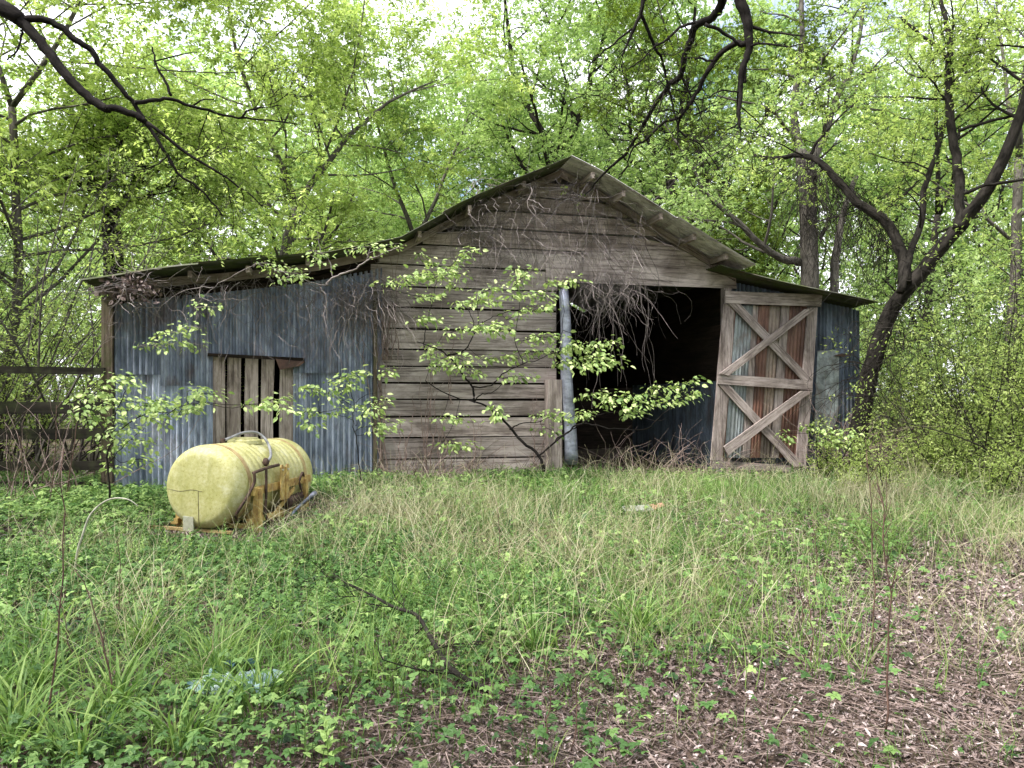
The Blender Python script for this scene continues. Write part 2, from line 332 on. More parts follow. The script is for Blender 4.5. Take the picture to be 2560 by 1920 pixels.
# plank wall: one board at a time, ends cut to the roof line
levels_px = [1200, 1145, 1092, 1040, 997, 956, 915, 873, 822, 769, 718, 664, 612, 563, 517, 477, 436, 380]
zs = [FU(1100, y)[1] + 0.0 for y in levels_px]; zs[0] = GZ + 0.1
mbw = MB(); mbg = MB(); r = RS(11)
ugrid = np.linspace(PL[0][0], LR[-1][0], 900); rz_ = roof_z(ugrid)
def board_row(z0, z1, k):
    zt = z0 + 0.4 * (z1 - z0)
    ok = ugrid[rz_ > zt]
    if not len(ok): return
    ua, ub = ok.min(), ok.max()
    spans = []
    if z1 <= zHead + 0.05: spans.append((uML - 0.12, uDL - 0.05))
    elif z0 < zHead: spans += [(uML - 0.12, uDL - 0.05)] if z1 < zMet else [(max(ua, uML - 0.12), uDL - 0.03)]
    else: spans.append((max(ua, -7.5), min(ub, uDR + 0.7)))
    if z0 < zHead < z1: pass
    for (a, b) in spans:
        x = a
        while x < b - 0.02:
            ln = r.uniform(2.6, 5.2); e = min(x + ln, b);  e = b if b - e < 0.8 else e
            zt0 = min(z1 - 0.012, float(roof_z(x + 0.01))); zt1 = min(z1 - 0.012, float(roof_z(e - 0.01)))
            dr = r.uniform(-0.012, 0.012); off = r.uniform(-0.008, 0.004); n = 6
            us = np.linspace(x + 0.004, e - 0.004, n)
            top = np.array([min(z1 - 0.022 + dr * (q / (n - 1)) + r.uniform(-0.004, 0.004), float(roof_z(us[q]))) for q in range(n)])
            bot = np.array([z0 + r.uniform(0, 0.008) for q in range(n)])
            if top.max() > z0 + 0.03:
                P = [(us[q], off, bot[q]) for q in range(n)] + [(us[q], off, max(top[q], bot[q] + 0.004)) for q in range(n - 1, -1, -1)]
                warm = z0 > zHead + 0.35
                (mbg if warm else mbw).prism(P, (0, 0.028, 0), tone=r.uniform(0.25, 0.8), seed=r.uniform(0, 50), axis=(1, 0, 0))
            x = e
for k in range(len(zs) - 1): board_row(zs[k], zs[k + 1], k)
wall = mbw.build('plank_wall', M_wall, barn); mbg.build('gable_boards', M_gable, barn)
# header beam over the doorway
mb = MB(); a = FU(1402, 697); b = FU(1855, 727); c = FU(1842, 690); d = FU(1402, 640)
mb.prism([(uDL - 0.25, -0.035, FU(1402, 706)[1]), (uDR + 0.25, -0.035, FU(1840, 722)[1]), (uDR + 0.22, -0.035, FU(1800, 664)[1] + 0.02), (uDR - 1.2, -0.035, FU(1620, 612)[1]), (uDL - 0.25, -0.035, FU(1402, 640)[1])], (0, 0.03, 0), tone=0.85, seed=3, axis=(1, 0, -0.02))
mb.build('header_board', M_wall, barn)
# corrugated walls
def corr_panel(mb, u0, u1, z0, z1, v, tone, seed, pitch=0.086, amp=0.026):
    u = np.arange(u0, u1 + 0.006, pitch / 6); nz_ = 7; z = np.linspace(0, 1, nz_); r = RS(seed)
    zt = np.array([min(z1, float(roof_z(q)) if z1 > 3 else 99) for q in u]); zt = np.where(z1 > 4.1, np.minimum(zt, np.array([float(roof_z(q)) for q in u]) - .26), zt) if z1 > 3 else zt
    U = np.repeat(u[None], nz_, 0); Z = z0 + z[:, None] * (zt - z0)[None]
    dent = 0.02 * np.sin(U * 2.1 + seed) * np.sin(Z * 1.7 + seed * 2) + 0.012 * np.sin(U * 5 + seed * 3)
    Vv = v + amp * np.sin(U * 2 * np.pi / pitch) + dent
    Vt = np.stack([U, Vv, Z], -1).reshape(-1, 3); n2 = len(u)
    i = np.arange(nz_ - 1)[:, None] * n2; j = np.arange(n2 - 1)[None]
    Q = np.stack([i + j, i + j + 1, i + n2 + j + 1, i + n2 + j], -1).reshape(-1, 4)
    mb.add(Vt, Q.ravel(), np.full(len(Q), 4), tone=tone, gc=Vt + (seed * 2.7, seed * 1.3, seed * 0.9))
wu0, wu1 = FU(528, 1000)[0], FU(738, 1000)[0]; wz1 = FU(640, 892)[1]; wz0 = 0.55
mb = MB(); r = RS(21); x = uWL; k = 0
edges = [uWL]
while edges[-1] < uML + 0.02: edges.append(edges[-1] + 0.66)
edges[-1] = uML + 0.03
edges = sorted([e for e in edges if min(abs(e - wu0), abs(e - wu1)) > 0.22] + [wu0, wu1])
for a, b in zip(edges[:-1], edges[1:]):
    inside = a > wu0 - 0.01 and b < wu1 + 0.01
    lap = FU(700, 942)[1] + r.uniform(-0.12, 0.12); k += 1
    if inside: corr_panel(mb, a - 0.03, b + 0.03, wz1, 4.3, -0.03, 0.35, k * 2 + 1)
    else:
        corr_panel(mb, a - 0.03, b + 0.03, lap - 0.05, 4.3, -0.03, r.uniform(0.2, 0.5), k * 2 + 1)
        corr_panel(mb, a - 0.03, b + 0.03, GZ, lap, -0.012, r.uniform(0.5, 0.95), k * 2)
mb.build('metal_wall', M_metal, barn, smooth=True)
mb = MB(); us_ = np.linspace(uWL - .1, uML + .02, 9)
for q in range(8):
    for (o0, o1, vv) in ((.30, .16, .0), (.155, .0, -.015)):
        za, zb = float(roof_z(us_[q])), float(roof_z(us_[q + 1])); mb.prism([(us_[q], vv, za - o0), (us_[q + 1], vv, zb - o0), (us_[q + 1], vv, zb - o1 - .01), (us_[q], vv, za - o1 - .01)], (0, .025, 0), tone=.3 + .2 * (q % 2), seed=q // 3, axis=(1, 0, 0))
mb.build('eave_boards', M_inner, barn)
mb = MB(); x = uDR + 0.05; k = 0
while x < uWR - 0.02:
    e = min(x + 0.66, uWR); corr_panel(mb, x - 0.02, e + 0.02, GZ, 4.0, 0.0, 0.35 + 0.3 * (k % 2), 40 + k); x = e; k += 1
mr = mb.build('metal_wall', M_metalR, barn, smooth=True); tag(mr, 'dark blue grey corrugated wall right of the big door')
mb = MB(); P = [FU(2040, 877), FU(2094, 875), FU(2091, 1040), FU(2062, 1110), FU(2030, 1110)]
mb.prism([(p[0], -0.05, p[1]) for p in P], (0, 0.02, 0), tone=0.9, seed=2, axis=(0, 0, 1)); mb.build('metal_patch', M_tin, mr)
mb = MB(); P = [FU(2079, 889), FU(2100, 884), FU(2118, 888), FU(2100, 893)]
mb.prism([(p[0], -0.09, p[1]) for p in P], (0, 0.03, 0), tone=0.1); mb.build('rusty_strap', M_rust, mr)
# window opening with loose vertical boards
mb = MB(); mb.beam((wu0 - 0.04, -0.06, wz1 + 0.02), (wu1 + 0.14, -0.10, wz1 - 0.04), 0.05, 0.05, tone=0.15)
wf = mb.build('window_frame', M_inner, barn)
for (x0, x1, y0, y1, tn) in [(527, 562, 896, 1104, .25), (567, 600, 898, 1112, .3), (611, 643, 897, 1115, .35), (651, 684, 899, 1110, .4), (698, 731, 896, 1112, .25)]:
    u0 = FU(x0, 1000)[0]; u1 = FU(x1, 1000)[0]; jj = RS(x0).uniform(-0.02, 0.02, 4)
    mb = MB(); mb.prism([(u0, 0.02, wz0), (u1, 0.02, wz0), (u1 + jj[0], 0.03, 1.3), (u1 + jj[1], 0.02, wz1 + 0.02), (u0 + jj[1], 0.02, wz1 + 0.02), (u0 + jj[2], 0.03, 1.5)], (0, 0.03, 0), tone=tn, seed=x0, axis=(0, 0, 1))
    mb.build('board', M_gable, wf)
mb = MB(); P = [FU(690, 898, -.1), FU(762, 905, -.1), FU(750, 915, -.1), FU(700, 925, -.1)]
mb.prism([(p[0], -0.14, p[1]) for p in P], (0, 0.10, 0.02), tone=0.2); mb.build('loose_flap', M_rust, wf)
# posts
def post(u, v, z0, z1, w, mat, name='post', tone=0.5, lean=0.0):
    mb = MB(); h = w / 2; zz = np.linspace(z0, z1, 5); rr = RS(int(abs(u) * 100))
    P = np.array([(u + lean * (z - z0) + rr.uniform(-.006, .006), v, z) for z in zz])
    mb.beam(P[0], P[-1], w, w, up=(0, 1, 0), tone=tone, seed=u); return mb.build(name, mat, barn)
post(FU(273, 900)[0], -0.05, GZ - 0.1, FU(273, 745)[1], 0.15, M_post, 'corner_post', 0.6)
post(FU(1378, 1050)[0], -0.12, GZ - 0.05, FU(1378, 950)[1], 0.24, M_door, 'door_post', 0.45)
post(uDR + 0.03, -0.05, GZ, zHead, 0.14, M_door, 'door_post', 0.6)
post(uML - 0.05, -0.06, GZ, zMet, 0.06, M_post, 'corner_trim', 0.4)
# bent galvanised sheet column at the door's left side
mb = MB(); P0 = FU(1409, 728, -0.2); P1 = FU(1427, 1160, -0.2); n = 14
pts = [(P0[0] + (P1[0] - P0[0]) * t + 0.012 * math.sin(t * 9), -0.2, P0[1] + (P1[1] - P0[1]) * t) for t in np.linspace(0, 1, n)]
mb.tube([(P0[0] + .02, -0.14, P0[1] + 0.04)] + pts, [0.05] + list(np.linspace(0.082, 0.118, n)), 14, tone=0.7)
mb.build('galvanised_column', M_galv, barn, smooth=True)
# inner partition walls, back wall, inner floor posts: keep the inside as dark as it is
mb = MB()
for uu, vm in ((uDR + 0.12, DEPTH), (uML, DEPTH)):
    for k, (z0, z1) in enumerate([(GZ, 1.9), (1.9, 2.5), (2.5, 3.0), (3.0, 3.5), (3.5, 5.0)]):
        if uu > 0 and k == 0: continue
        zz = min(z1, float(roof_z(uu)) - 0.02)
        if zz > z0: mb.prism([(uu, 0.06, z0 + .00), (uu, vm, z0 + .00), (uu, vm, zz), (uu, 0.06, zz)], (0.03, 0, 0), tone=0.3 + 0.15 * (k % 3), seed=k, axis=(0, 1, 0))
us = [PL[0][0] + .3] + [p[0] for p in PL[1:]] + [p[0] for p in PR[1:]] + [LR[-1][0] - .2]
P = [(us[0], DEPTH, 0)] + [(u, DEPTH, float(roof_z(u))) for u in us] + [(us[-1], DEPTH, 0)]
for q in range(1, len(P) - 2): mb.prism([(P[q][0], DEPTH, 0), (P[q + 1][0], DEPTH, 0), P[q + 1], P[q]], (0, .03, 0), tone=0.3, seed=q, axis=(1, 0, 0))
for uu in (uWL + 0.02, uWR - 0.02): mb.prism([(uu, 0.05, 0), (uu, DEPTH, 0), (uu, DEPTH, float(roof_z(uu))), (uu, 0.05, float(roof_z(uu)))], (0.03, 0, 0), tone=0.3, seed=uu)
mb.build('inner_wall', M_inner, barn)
mb = MB(); v = np.arange(0.06, 4.5, 0.0115); zz = np.linspace(GZ, 1.95, 4); Vv, Zz = np.meshgrid(v, zz)
Vt = np.stack([uDR + 0.10 + 0.011 * np.sin(Vv * 2 * np.pi / 0.069), Vv, Zz], -1).reshape(-1, 3); n2 = len(v)
i = np.arange(3)[:, None] * n2; j = np.arange(n2 - 1)[None]; Q = np.stack([i + j, i + j + 1, i + n2 + j + 1, i + n2 + j], -1).reshape(-1, 4)
mb.add(Vt, Q.ravel(), np.full(len(Q), 4), tone=0.6, gc=np.stack([Vt[:, 1], Vt[:, 0], Vt[:, 2]], 1)); mb.build('inner_metal_wall', M_metalR, barn, smooth=True)

# the X-braced barn door, folded back against the wall
def Z2(x, y): return 1700 + .3617 * x, 650 + .3617 * y
def dpoly(mb, pts, v, th, **k):
    P = [FU(*Z2(*p), -0.25) for p in pts]; P = [(p[0], v, p[1]) for p in P]; mb.prism(P, (0, th, 0), **k)
door = None
mb = MB()
strips = [(380, 405, 300, 320, 2), (405, 470, 322, 395, 1), (470, 525, 397, 440, 1), (525, 560, 440, 500, 3), (560, 640, 500, 570, 0), (640, 720, 570, 640, 4), (720, 775, 640, 700, 3), (775, 900, 700, 835, 0)]
dm = [M_rust, M_tin, M_rust, M_door, M_greytin]
for k, (a, b, a2, b2, mi) in enumerate(strips):
    P = [Z2(a, 310), Z2(b, 315), Z2(b2, 1400), Z2(a2, 1370)]; q = [FU(*p, -0.25) for p in P]
    n = max(4, int((q[1][0] - q[0][0]) / 0.069 * 6)); tt = np.linspace(0, 1, n)
    rows = 10; VV = []
    for w in np.linspace(0, 1, rows):
        ua = q[0][0] + (q[3][0] - q[0][0]) * w; ub = q[1][0] + (q[2][0] - q[1][0]) * w; z_ = q[0][1] + (q[3][1] - q[0][1]) * w
        for t_ in tt: VV.append((ua + (ub - ua) * t_, -0.17 + 0.008 * (k % 2) + (0.007 * math.sin(t_ * (n / 6) * 2 * math.pi) if mi != 3 else 0), z_))
    i = np.arange(rows - 1)[:, None] * n; j = np.arange(n - 1)[None]
    Q = np.stack([i + j, i + n + j, i + n + j + 1, i + j + 1], -1).reshape(-1, 4); VV = np.array(VV)
    g = VV + k * 5.1
    if mi == 3: g = np.stack([g[:, 2], g[:, 0], g[:, 1]], 1)
    mb.add(VV, Q.ravel(), np.full(len(Q), 4), tone=[.5, .8, .45, .6, .6, .5, .35, .4][k], gc=g, mi=mi)
door = mb.build('door', dm, barn, smooth=True); tag(door, 'tall X-braced barn door of grey timber with rust red and tin strips, folded open')
def dpart(name, pts, v, th, tone, seed, axis=None):
    mb = MB(); dpoly(mb, pts, v, th, tone=tone, seed=seed, axis=axis); return mb.build(name, M_door, door)
dpart('stile', [(312, 300), (388, 300), (375, 560), (340, 1000), (302, 1385), (222, 1385), (262, 900), (270, 760)], -0.205, 0.03, .65, 1, (0, 0, 1))
dpart('stile', [(895, 325), (962, 325), (925, 900), (880, 1430), (812, 1400), (850, 900)], -0.205, 0.03, .75, 2, (0, 0, 1))
dpart('rail', [(315, 214), (985, 240), (976, 322), (315, 298)], -0.25, 0.04, .7, 3)
dpart('rail', [(265, 788), (918, 832), (918, 900), (265, 856)], -0.245, 0.035, .6, 4)
dpart('rail', [(225, 1385), (880, 1430), (878, 1470), (222, 1440)], -0.20, 0.03, .2, 14)
dpart('brace', [(338, 298), (415, 298), (925, 830), (850, 832)], -0.235, 0.03, .5, 5)
dpart('brace', [(860, 340), (925, 345), (335, 800), (272, 785)], -0.27, 0.034, .75, 6)
dpart('brace', [(270, 862), (345, 865), (868, 1425), (790, 1430)], -0.235, 0.03, .55, 7)
dpart('brace', [(835, 905), (915, 905), (330, 1350), (300, 1290)], -0.27, 0.034, .75, 8)

# ------------------------------------------------------------------ yellow spray tank
def tank_plastic():
    m, t, bs, L = newmat('yellow_tank_plastic'); g = attr(t, 'gc').outputs['Vector']
    f = noisev(t, L, g, 26, (1, 1, 1), 8, 0.75); f2 = noisev(t, L, g, 3.0, (1, 1, 1), 5, 0.6); f3 = noisev(t, L, g, 70, (1, 1, 1), 4, 0.8)
    r = ramp(t, [(0.28, (0.25, 0.22, 0.08)), (0.44, (0.49, 0.465, 0.20)), (0.68, (0.62, 0.60, 0.37))]); L(f, r.inputs[0])
    r2 = ramp(t, [(0.35, (0.80, 0.80, 0.60)), (0.65, (1.06, 1.04, 1.1))]); L(f2, r2.inputs[0])
    c = mixc(t, L, 0.8, r.outputs[0], r2.outputs[0], 'MULTIPLY')
    r3 = ramp(t, [(0.30, (0.22, 0.18, 0.10)), (0.42, (1, 1, 1))]); L(f3, r3.inputs[0]); c = mixc(t, L, 0.75, c, r3.outputs[0], 'MULTIPLY')
    f4 = noisev(t, L, g, 5.5, (1.6, 1.6, .5), 8, 0.7, .6); r4 = ramp(t, [(0.48, (0, 0, 0)), (0.70, (.55,) * 3)]); L(f4, r4.inputs[0]); c = mixc(t, L, r4.outputs[0], c, (0.30, 0.29, 0.09))
    f5 = noisev(t, L, g, 4.0, (1, 1, 1), 6, 0.7); r5 = ramp(t, [(0.55, (0, 0, 0)), (0.70, (.6,) * 3)]); L(f5, r5.inputs[0]); c = mixc(t, L, r5.outputs[0], c, (0.66, 0.65, 0.50))
    L(c, bs.inputs['Base Color']); bs.inputs['Roughness'].default_value = 0.55; bs.inputs['Subsurface Weight'].default_value = 0.0
    bump(t, L, f, bs, 0.15, 0.004); return m
M_tank = tank_plastic()
M_strap = simple_mat('rusty_orange_strap', (0.30, 0.20, 0.09), (0.46, 0.36, 0.18), 12, 0.7)
M_frame = simple_mat('yellow_frame_paint', (0.24, 0.13, 0.05), (0.62, 0.46, 0.16), 9, 0.6)
M_iron = simple_mat('rusty_iron', (0.035, 0.022, 0.018), (0.13, 0.08, 0.06), 20, 0.75, 0.3)
M_hose = simple_mat('grey_hose', (0.16, 0.16, 0.18), (0.34, 0.34, 0.36), 12, 0.5)
M_label = simple_mat('pale_label', (0.42, 0.42, 0.32), (0.60, 0.60, 0.50), 14, 0.6)
M_dark = simple_mat('dark_seam', (0.05, 0.045, 0.02), (0.22, 0.19, 0.08), 30, 0.7)
A0 = np.array((-3.46, 8.52)); dA = nrm(np.array((0.21, 0.98)))
tz = math.atan2(dA[1], dA[0]); tg = float(hgt(A0[0] + .2, A0[1] + .9))
tank = tag(empty('spray_tank', (A0[0], A0[1], tg), tz), 'yellow plastic cylindrical spray tank lying on a rusty yellow frame in the weeds', 'tank')
# local frame: x along the tank, y to the left of it (so -y faces the camera's right), z up
Rt, Lt, CZ = 0.468, 1.84, 0.625 - tg
def lathe(mb, prof, k=72, cz=CZ, tone=0.5, mi=0):
    P = np.array(prof); th = np.linspace(0, 2 * np.pi, k, endpoint=False); n = len(P)
    V = np.stack([np.repeat(P[:, 0], k), np.repeat(P[:, 1], k) * np.tile(np.cos(th), n), cz + np.repeat(P[:, 1], k) * np.tile(np.sin(th), n)], 1)
    i = np.arange(n - 1)[:, None] * k; j = np.arange(k)[None]; j2 = (j + 1) % k
    Q = np.stack([i + j, i + j2, i + k + j2, i + k + j], -1).reshape(-1, 4)
    mb.add(V, Q.ravel(), np.full(len(Q), 4), tone=tone, mi=mi)
prof = [(-0.035, 0.001), (-0.034, 0.08), (-0.032, 0.18), (-0.027, 0.28)]
rc = 0.13
for a in np.linspace(10, 90, 9): prof.append((0.115 - 0.14 * math.cos(R_(a)), Rt - rc + rc * math.sin(R_(a))))
grooves = [0.33, 0.45, 0.55, 0.65, 0.75, 1.05, 1.15, 1.25, 1.36, 1.47]
for x in np.arange(0.13, Lt - 0.13, 0.0125):
    rr = Rt + 0.004
    for g in grooves: rr -= 0.028 * math.exp(-((x - g) / 0.015) ** 2)
    for g in (0.25, 1.56): rr -= 0.012 * math.exp(-((x - g) / 0.035) ** 4)
    prof.append((x, rr))
for a in np.linspace(90, 10, 9): prof.append((Lt - 0.115 + 0.14 * math.cos(R_(a)), Rt - rc + rc * math.sin(R_(a))))
prof += [(Lt + 0.027, 0.28), (Lt + 0.033, 0.1), (Lt + 0.034, 0.001)]
mb = MB(); lathe(mb, prof); body = mb.build('tank_body', M_tank, tank, smooth=True)
for g in (0.25, 1.56):
    mb = MB(); lathe(mb, [(g - 0.033, Rt - 0.006), (g - 0.031, Rt + 0.005), (g + 0.031, Rt + 0.005), (g + 0.033, Rt - 0.006)]); mb.build('strap', M_strap, tank, smooth=False)
# moulding seams on the near end, pale label
def end_x(rad): return float(np.interp(rad, [p[1] for p in prof[:13]], [p[0] for p in prof[:13]]))
for ang, a0, a1 in ((-90, 0.0, 0.455), (180, -0.05, 0.455)):
    mb = MB(); pts = []
    for q in np.linspace(a0, a1, 14):
        pts.append((end_x(abs(q)) - 0.0005, q * math.cos(R_(ang if ang != 180 else 0)) * (1) , CZ - 0.03 + q * math.sin(R_(ang)) + (0.01 * math.sin(q * 20) if ang == 180 else 0)))
    mb.tube(pts, 0.0035, 4); mb.build('seam', M_dark, body)
mb = MB(); q = []
for (y, z) in ((0.20, -0.475), (0.07, -0.485), (0.06, -0.32), (0.18, -0.31)): q.append((-.045 if z > -.4 else -.02, y, CZ + z))
mb.prism(q, (0.012, 0, 0)); mb.build('sight_plate', M_label, tank)
# filler lid on top
mb = MB(); k = 28
for (r0, z0, r1, z1) in ((0.20, -0.03, 0.19, 0.015), (0.19, 0.015, 0.155, 0.03), (0.155, 0.03, 0.15, 0.045), (0.15, 0.045, 0.01, 0.055)):
    th = np.linspace(0, 2 * np.pi, k, endpoint=False)
    V = np.vstack([np.stack([0.90 + rr * np.cos(th) * 1.15, rr * np.sin(th), np.full(k, CZ + Rt + zz_)], 1) for rr, zz_ in ((r0, z0), (r1, z1))])
    j = np.arange(k); j2 = (j + 1) % k; Q = np.stack([j, j2, j2 + k, j + k], 1); mb.add(V, Q.ravel(), np.full(k, 4))
mb.build('filler_lid', M_tank, tank, smooth=True)
def smooth_path(P, n=24):
    P = np.asarray(P, float); m = len(P); t = np.linspace(0, m - 1, n); out = []
    for x in t:
        i = min(int(x), m - 2); f = x - i; p0 = P[max(i - 1, 0)]; p1 = P[i]; p2 = P[i + 1]; p3 = P[min(i + 2, m - 1)]
        out.append(0.5 * ((2 * p1) + (-p0 + p2) * f + (2 * p0 - 5 * p1 + 4 * p2 - p3) * f * f + (-p0 + 3 * p1 - 3 * p2 + p3) * f ** 3))
    return np.array(out)
TT = CZ + Rt
def tpart(name, P, rad, mat, k=8, n=24):
    mb = MB(); mb.tube(smooth_path(P, n), rad, k); return mb.build(name, mat, tank, smooth=True)
tpart('hose', [(.52, .05, TT + .03), (.62, 0.04, TT + .05), (.85, -.02, TT + .11), (1.02, -.10, TT + .10), (1.0, -.24, TT + .0), (.78, -.42, CZ + .32), (.60, -.475, CZ + .25)], 0.017, M_hose)
tpart('hose_fitting', [(.50, .05, TT - .01), (.52, .05, TT + .05)], 0.03, M_iron, n=4)
tpart('valve', [(.58, -.46, CZ + .29), (.56, -.48, CZ + .25), (.54, -.49, CZ + .21)], [0.02, 0.045, 0.02], M_iron, n=7)
tpart('cross_pipe', [(.22, -.52, CZ + .155), (.5, -.52, CZ + .185), (.78, -.52, CZ + .20)], 0.019, M_iron)
tpart('down_pipe', [(.48, -.53, CZ + .2), (.48, -.53, CZ - .1), (.46, -.54, CZ - .38), (.62, -.62, 0.06)], 0.016, M_iron)
tpart('hose', [(.22, -.53, CZ + .16), (.23, -.53, CZ + .08), (.22, -.52, CZ + .02), (.10, -.50, CZ - .12), (.05, -.42, CZ - .28), (.2, -.3, CZ - .4)], 0.018, M_iron)
def fbeam(name, a, b, w, t_, mat=M_frame, up=(0, 0, 1)):
    mb = MB(); mb.beam(a, b, w, t_, up=up, seed=a[0]); return mb.build(name, mat, tank)
fbeam('frame_post', (.34, -.52, -0.08), (.34, -.52, CZ - .03), .075, .05, up=(0, 1, 0))
fbeam('frame_post', (.295, -.50, -0.08), (.295, -.50, CZ - .04), .012, .05, up=(0, 1, 0))
fbeam('frame_post', (1.46, -.52, -0.05), (1.46, -.52, CZ - .04), .06, .05, up=(0, 1, 0))
fbeam('frame_post', (.34, .50, -0.08), (.34, .50, CZ - .10), .075, .05, up=(0, 1, 0))
fbeam('frame_post', (1.46, .50, -0.05), (1.46, .50, CZ - .10), .075, .05, up=(0, 1, 0))
fbeam('side_rail', (.24, -.495, CZ - .06), (1.62, -.495, CZ - .04), .03, .09)
fbeam('side_rail', (.2, -.47, .12), (1.6, -.47, .12), .05, .06)
fbeam('side_rail', (.2, .45, .10), (1.6, .45, .10), .05, .06)
for x in (.28, .92, 1.52): fbeam('cross_beam', (x, -.5, .06), (x, .55, .06), .07, .05)
fbeam('cross_beam', (.06, -.35, .02), (.06, .68, .05), .05, .03, M_strap)
for x in (.42, 1.42):   # cradles that carry the tank
    mb = MB(); P = [(x, -.40, .10), (x, .40, .10)] + [(x, (Rt + .012) * math.sin(R_(a)), CZ - (Rt + .012) * math.cos(R_(a))) for a in (52, 35, 18, 0, -18, -35, -52)]
    mb.prism(P[::-1], (0.03, 0, 0)); mb.build('cradle', M_frame, tank)
# hitch bracket: two upright plates with bolt holes shown as bolts
for k, x in enumerate((.80, .93)):
    mb = MB(); h = .035
    mb.prism([(x - h, -.56, CZ - .22), (x + h, -.56, CZ - .22), (x + h, -.56, CZ + .17), (x + h * .6, -.56, CZ + .20), (x - h * .6, -.56, CZ + .20), (x - h, -.56, CZ + .17)], (0, .015, 0))
    b = mb.build('hitch_plate', M_frame, tank)
    mb = MB(); mb.tube([(x, -.574, CZ + .14), (x, -.56, CZ + .14)], .011, 8); mb.build('bolt', M_label, b)
fbeam('hitch_web', (.865, -.54, CZ - .22), (.865, -.54, CZ + .17), .12, .01, up=(0, 1, 0))
fbeam('diagonal_brace', (.62, -.50, .08), (1.2, -.50, CZ - .12), .02, .05)
mb = MB(); mb.tube([(1.0, -.50, .23), (1.42, -.46, .25)], [.07, .09, .085, .06], 14); mb.build('pump', M_iron, tank, smooth=True)
tpart('drain_pipe', [(.9, -.60, .02), (1.0, -.60, .12), (1.25, -.62, .22), (1.42, -.62, .27)], [.018, .022], M_galv)
mb = MB(); mb.tube([(1.38, -.62, .25), (1.52, -.62, .29)], [.03, .05, .05, .035], 12); mb.build('pipe_coupling', M_galv, tank, smooth=True)
tpart('hose', [(1.45, -.5, CZ + .0), (1.3, -.56, CZ + .06), (1.24, -.55, CZ - .05), (1.28, -.56, CZ - .2), (1.1, -.52, .25), (.95, -.55, .12), (.8, -.58, .05)], .015, M_iron)

# ------------------------------------------------------------------ rail fence at the left edge
fence = tag(empty('rail_fence', (-7.6, 11.3, 0.2)), 'dark mossy rail fence running left from the corner of the barn', 'fence')
fo = np.array((-7.6, 11.3, 0.2)); r = RS(31)
for k, (ya, yb) in enumerate([(915, 933), (1000, 1030), (1076, 1102), (1150, 1173), (1205, 1240)]):
    mb = MB(); D = 11.3
    xa, xb = -8.9, WD(262, 1000, D)[0]
    z = WD(100, (ya + yb) / 2, D)[2]; hh = (yb - ya) / F_ * D
    for (s0, s1) in ((-8.9, xb),):
        dz = r.uniform(-.03, .03, 2)
        mb.beam(np.array((s0, D - 0.05 * (s0 < -8) + r.uniform(-.02, .02), z + dz[0])) - fo, np.array((s1, D + r.uniform(-.02, .02), z + dz[1])) - fo, 0.04, hh, tone=r.uniform(.3, .8), seed=k + s0)
    mb.build('rail', M_fence, fence)
for x in (-8.85,):
    mb = MB(); mb.beam(np.array((x, 11.38, 0.0)) - fo, np.array((x, 11.38, 2.15)) - fo, .13, .13, up=(0, 1, 0), tone=.5, seed=x); mb.build('post', M_fence, fence)

# ------------------------------------------------------------------ vegetation tools
def frames(d, up):
    x = nrm(d); y = nrm(np.cross(up, x)); z = np.cross(x, y); return np.stack([x, y, z], -1)
LEAF4 = ([(0, 0, 0), (0.45, 0.21, 0.07), (1, 0, -0.08), (0.5, -0.21, 0.07)], [0, 1, 2, 3], [4])
def fold_leaf(w=0.3, curl=-0.12, fold=0.10):
    V = [(0, 0, 0), (0.25, w * 0.9, fold), (0.62, w * 0.85, fold + curl * .4), (1, 0, curl), (0.62, -w * 0.85, fold + curl * .4), (0.25, -w * 0.9, fold), (0.5, 0, 0)]
    return (V, [0, 6, 3, 2, 1][::-1] + [0, 5, 4, 3, 6][::-1], [5, 5])
def leaves(mb, P, D, size, tone, up_j=0.5, tmpl=LEAF4, rng=None, mi=0, drop=0.0):
    n = len(P); up = nrm(np.array((0, 0, 1.0)) + rng.normal(0, up_j, (n, 3))); D = nrm(D + np.array((0, 0, -drop)))
    mb.inst(tmpl, P, frames(D, up), size, tone, mi)
def walk(p, d, Ln, n, wob, trop, rng):
    P = [np.array(p, float)]; d = nrm(d)
    for _ in range(n):
        d = nrm(d + rng.normal(0, wob, 3) + np.array(trop)); P.append(P[-1] + d * Ln / n)
    return np.array(P)
def sub(P, t):
    x = t * (len(P) - 1); i = min(int(x), len(P) - 2); f = x - i; return P[i] * (1 - f) + P[i + 1] * f, nrm(P[i + 1] - P[i])
def sprout(path, r0, r1, rng, spec, out, twigs, lvl=0, t0=0.15):
    """spec: per level (count, length, radius factor, wobble, upward pull)"""
    if lvl >= len(spec): return
    cnt, Ln, rf, wob, up = spec[lvl]
    cnt = max(1, int(round(cnt * rng.uniform(.75, 1.25))))
    for k in range(cnt):
        t = t0 + (1 - t0) * (k + rng.uniform(0, 1)) / cnt; p, d = sub(path, min(t, .999))
        side = nrm(np.cross(d, rng.normal(0, 1, 3))); side[2] *= 0.6
        dd = nrm(d * rng.uniform(.3, .8) + side)
        L2 = Ln * rng.uniform(.6, 1.25) * (1.1 - 0.45 * t); r = max((r0 + (r1 - r0) * t) * rf, 0.004)
        P = walk(p, dd, L2, 5 if lvl < 2 else 4, wob, (0, 0, up), rng)
        out.append((P, r, r * 0.35, lvl))
        if lvl == len(spec) - 1: twigs.append(P)
        else: sprout(P, r, r * 0.35, rng, spec, out, twigs, lvl + 1, 0.25)
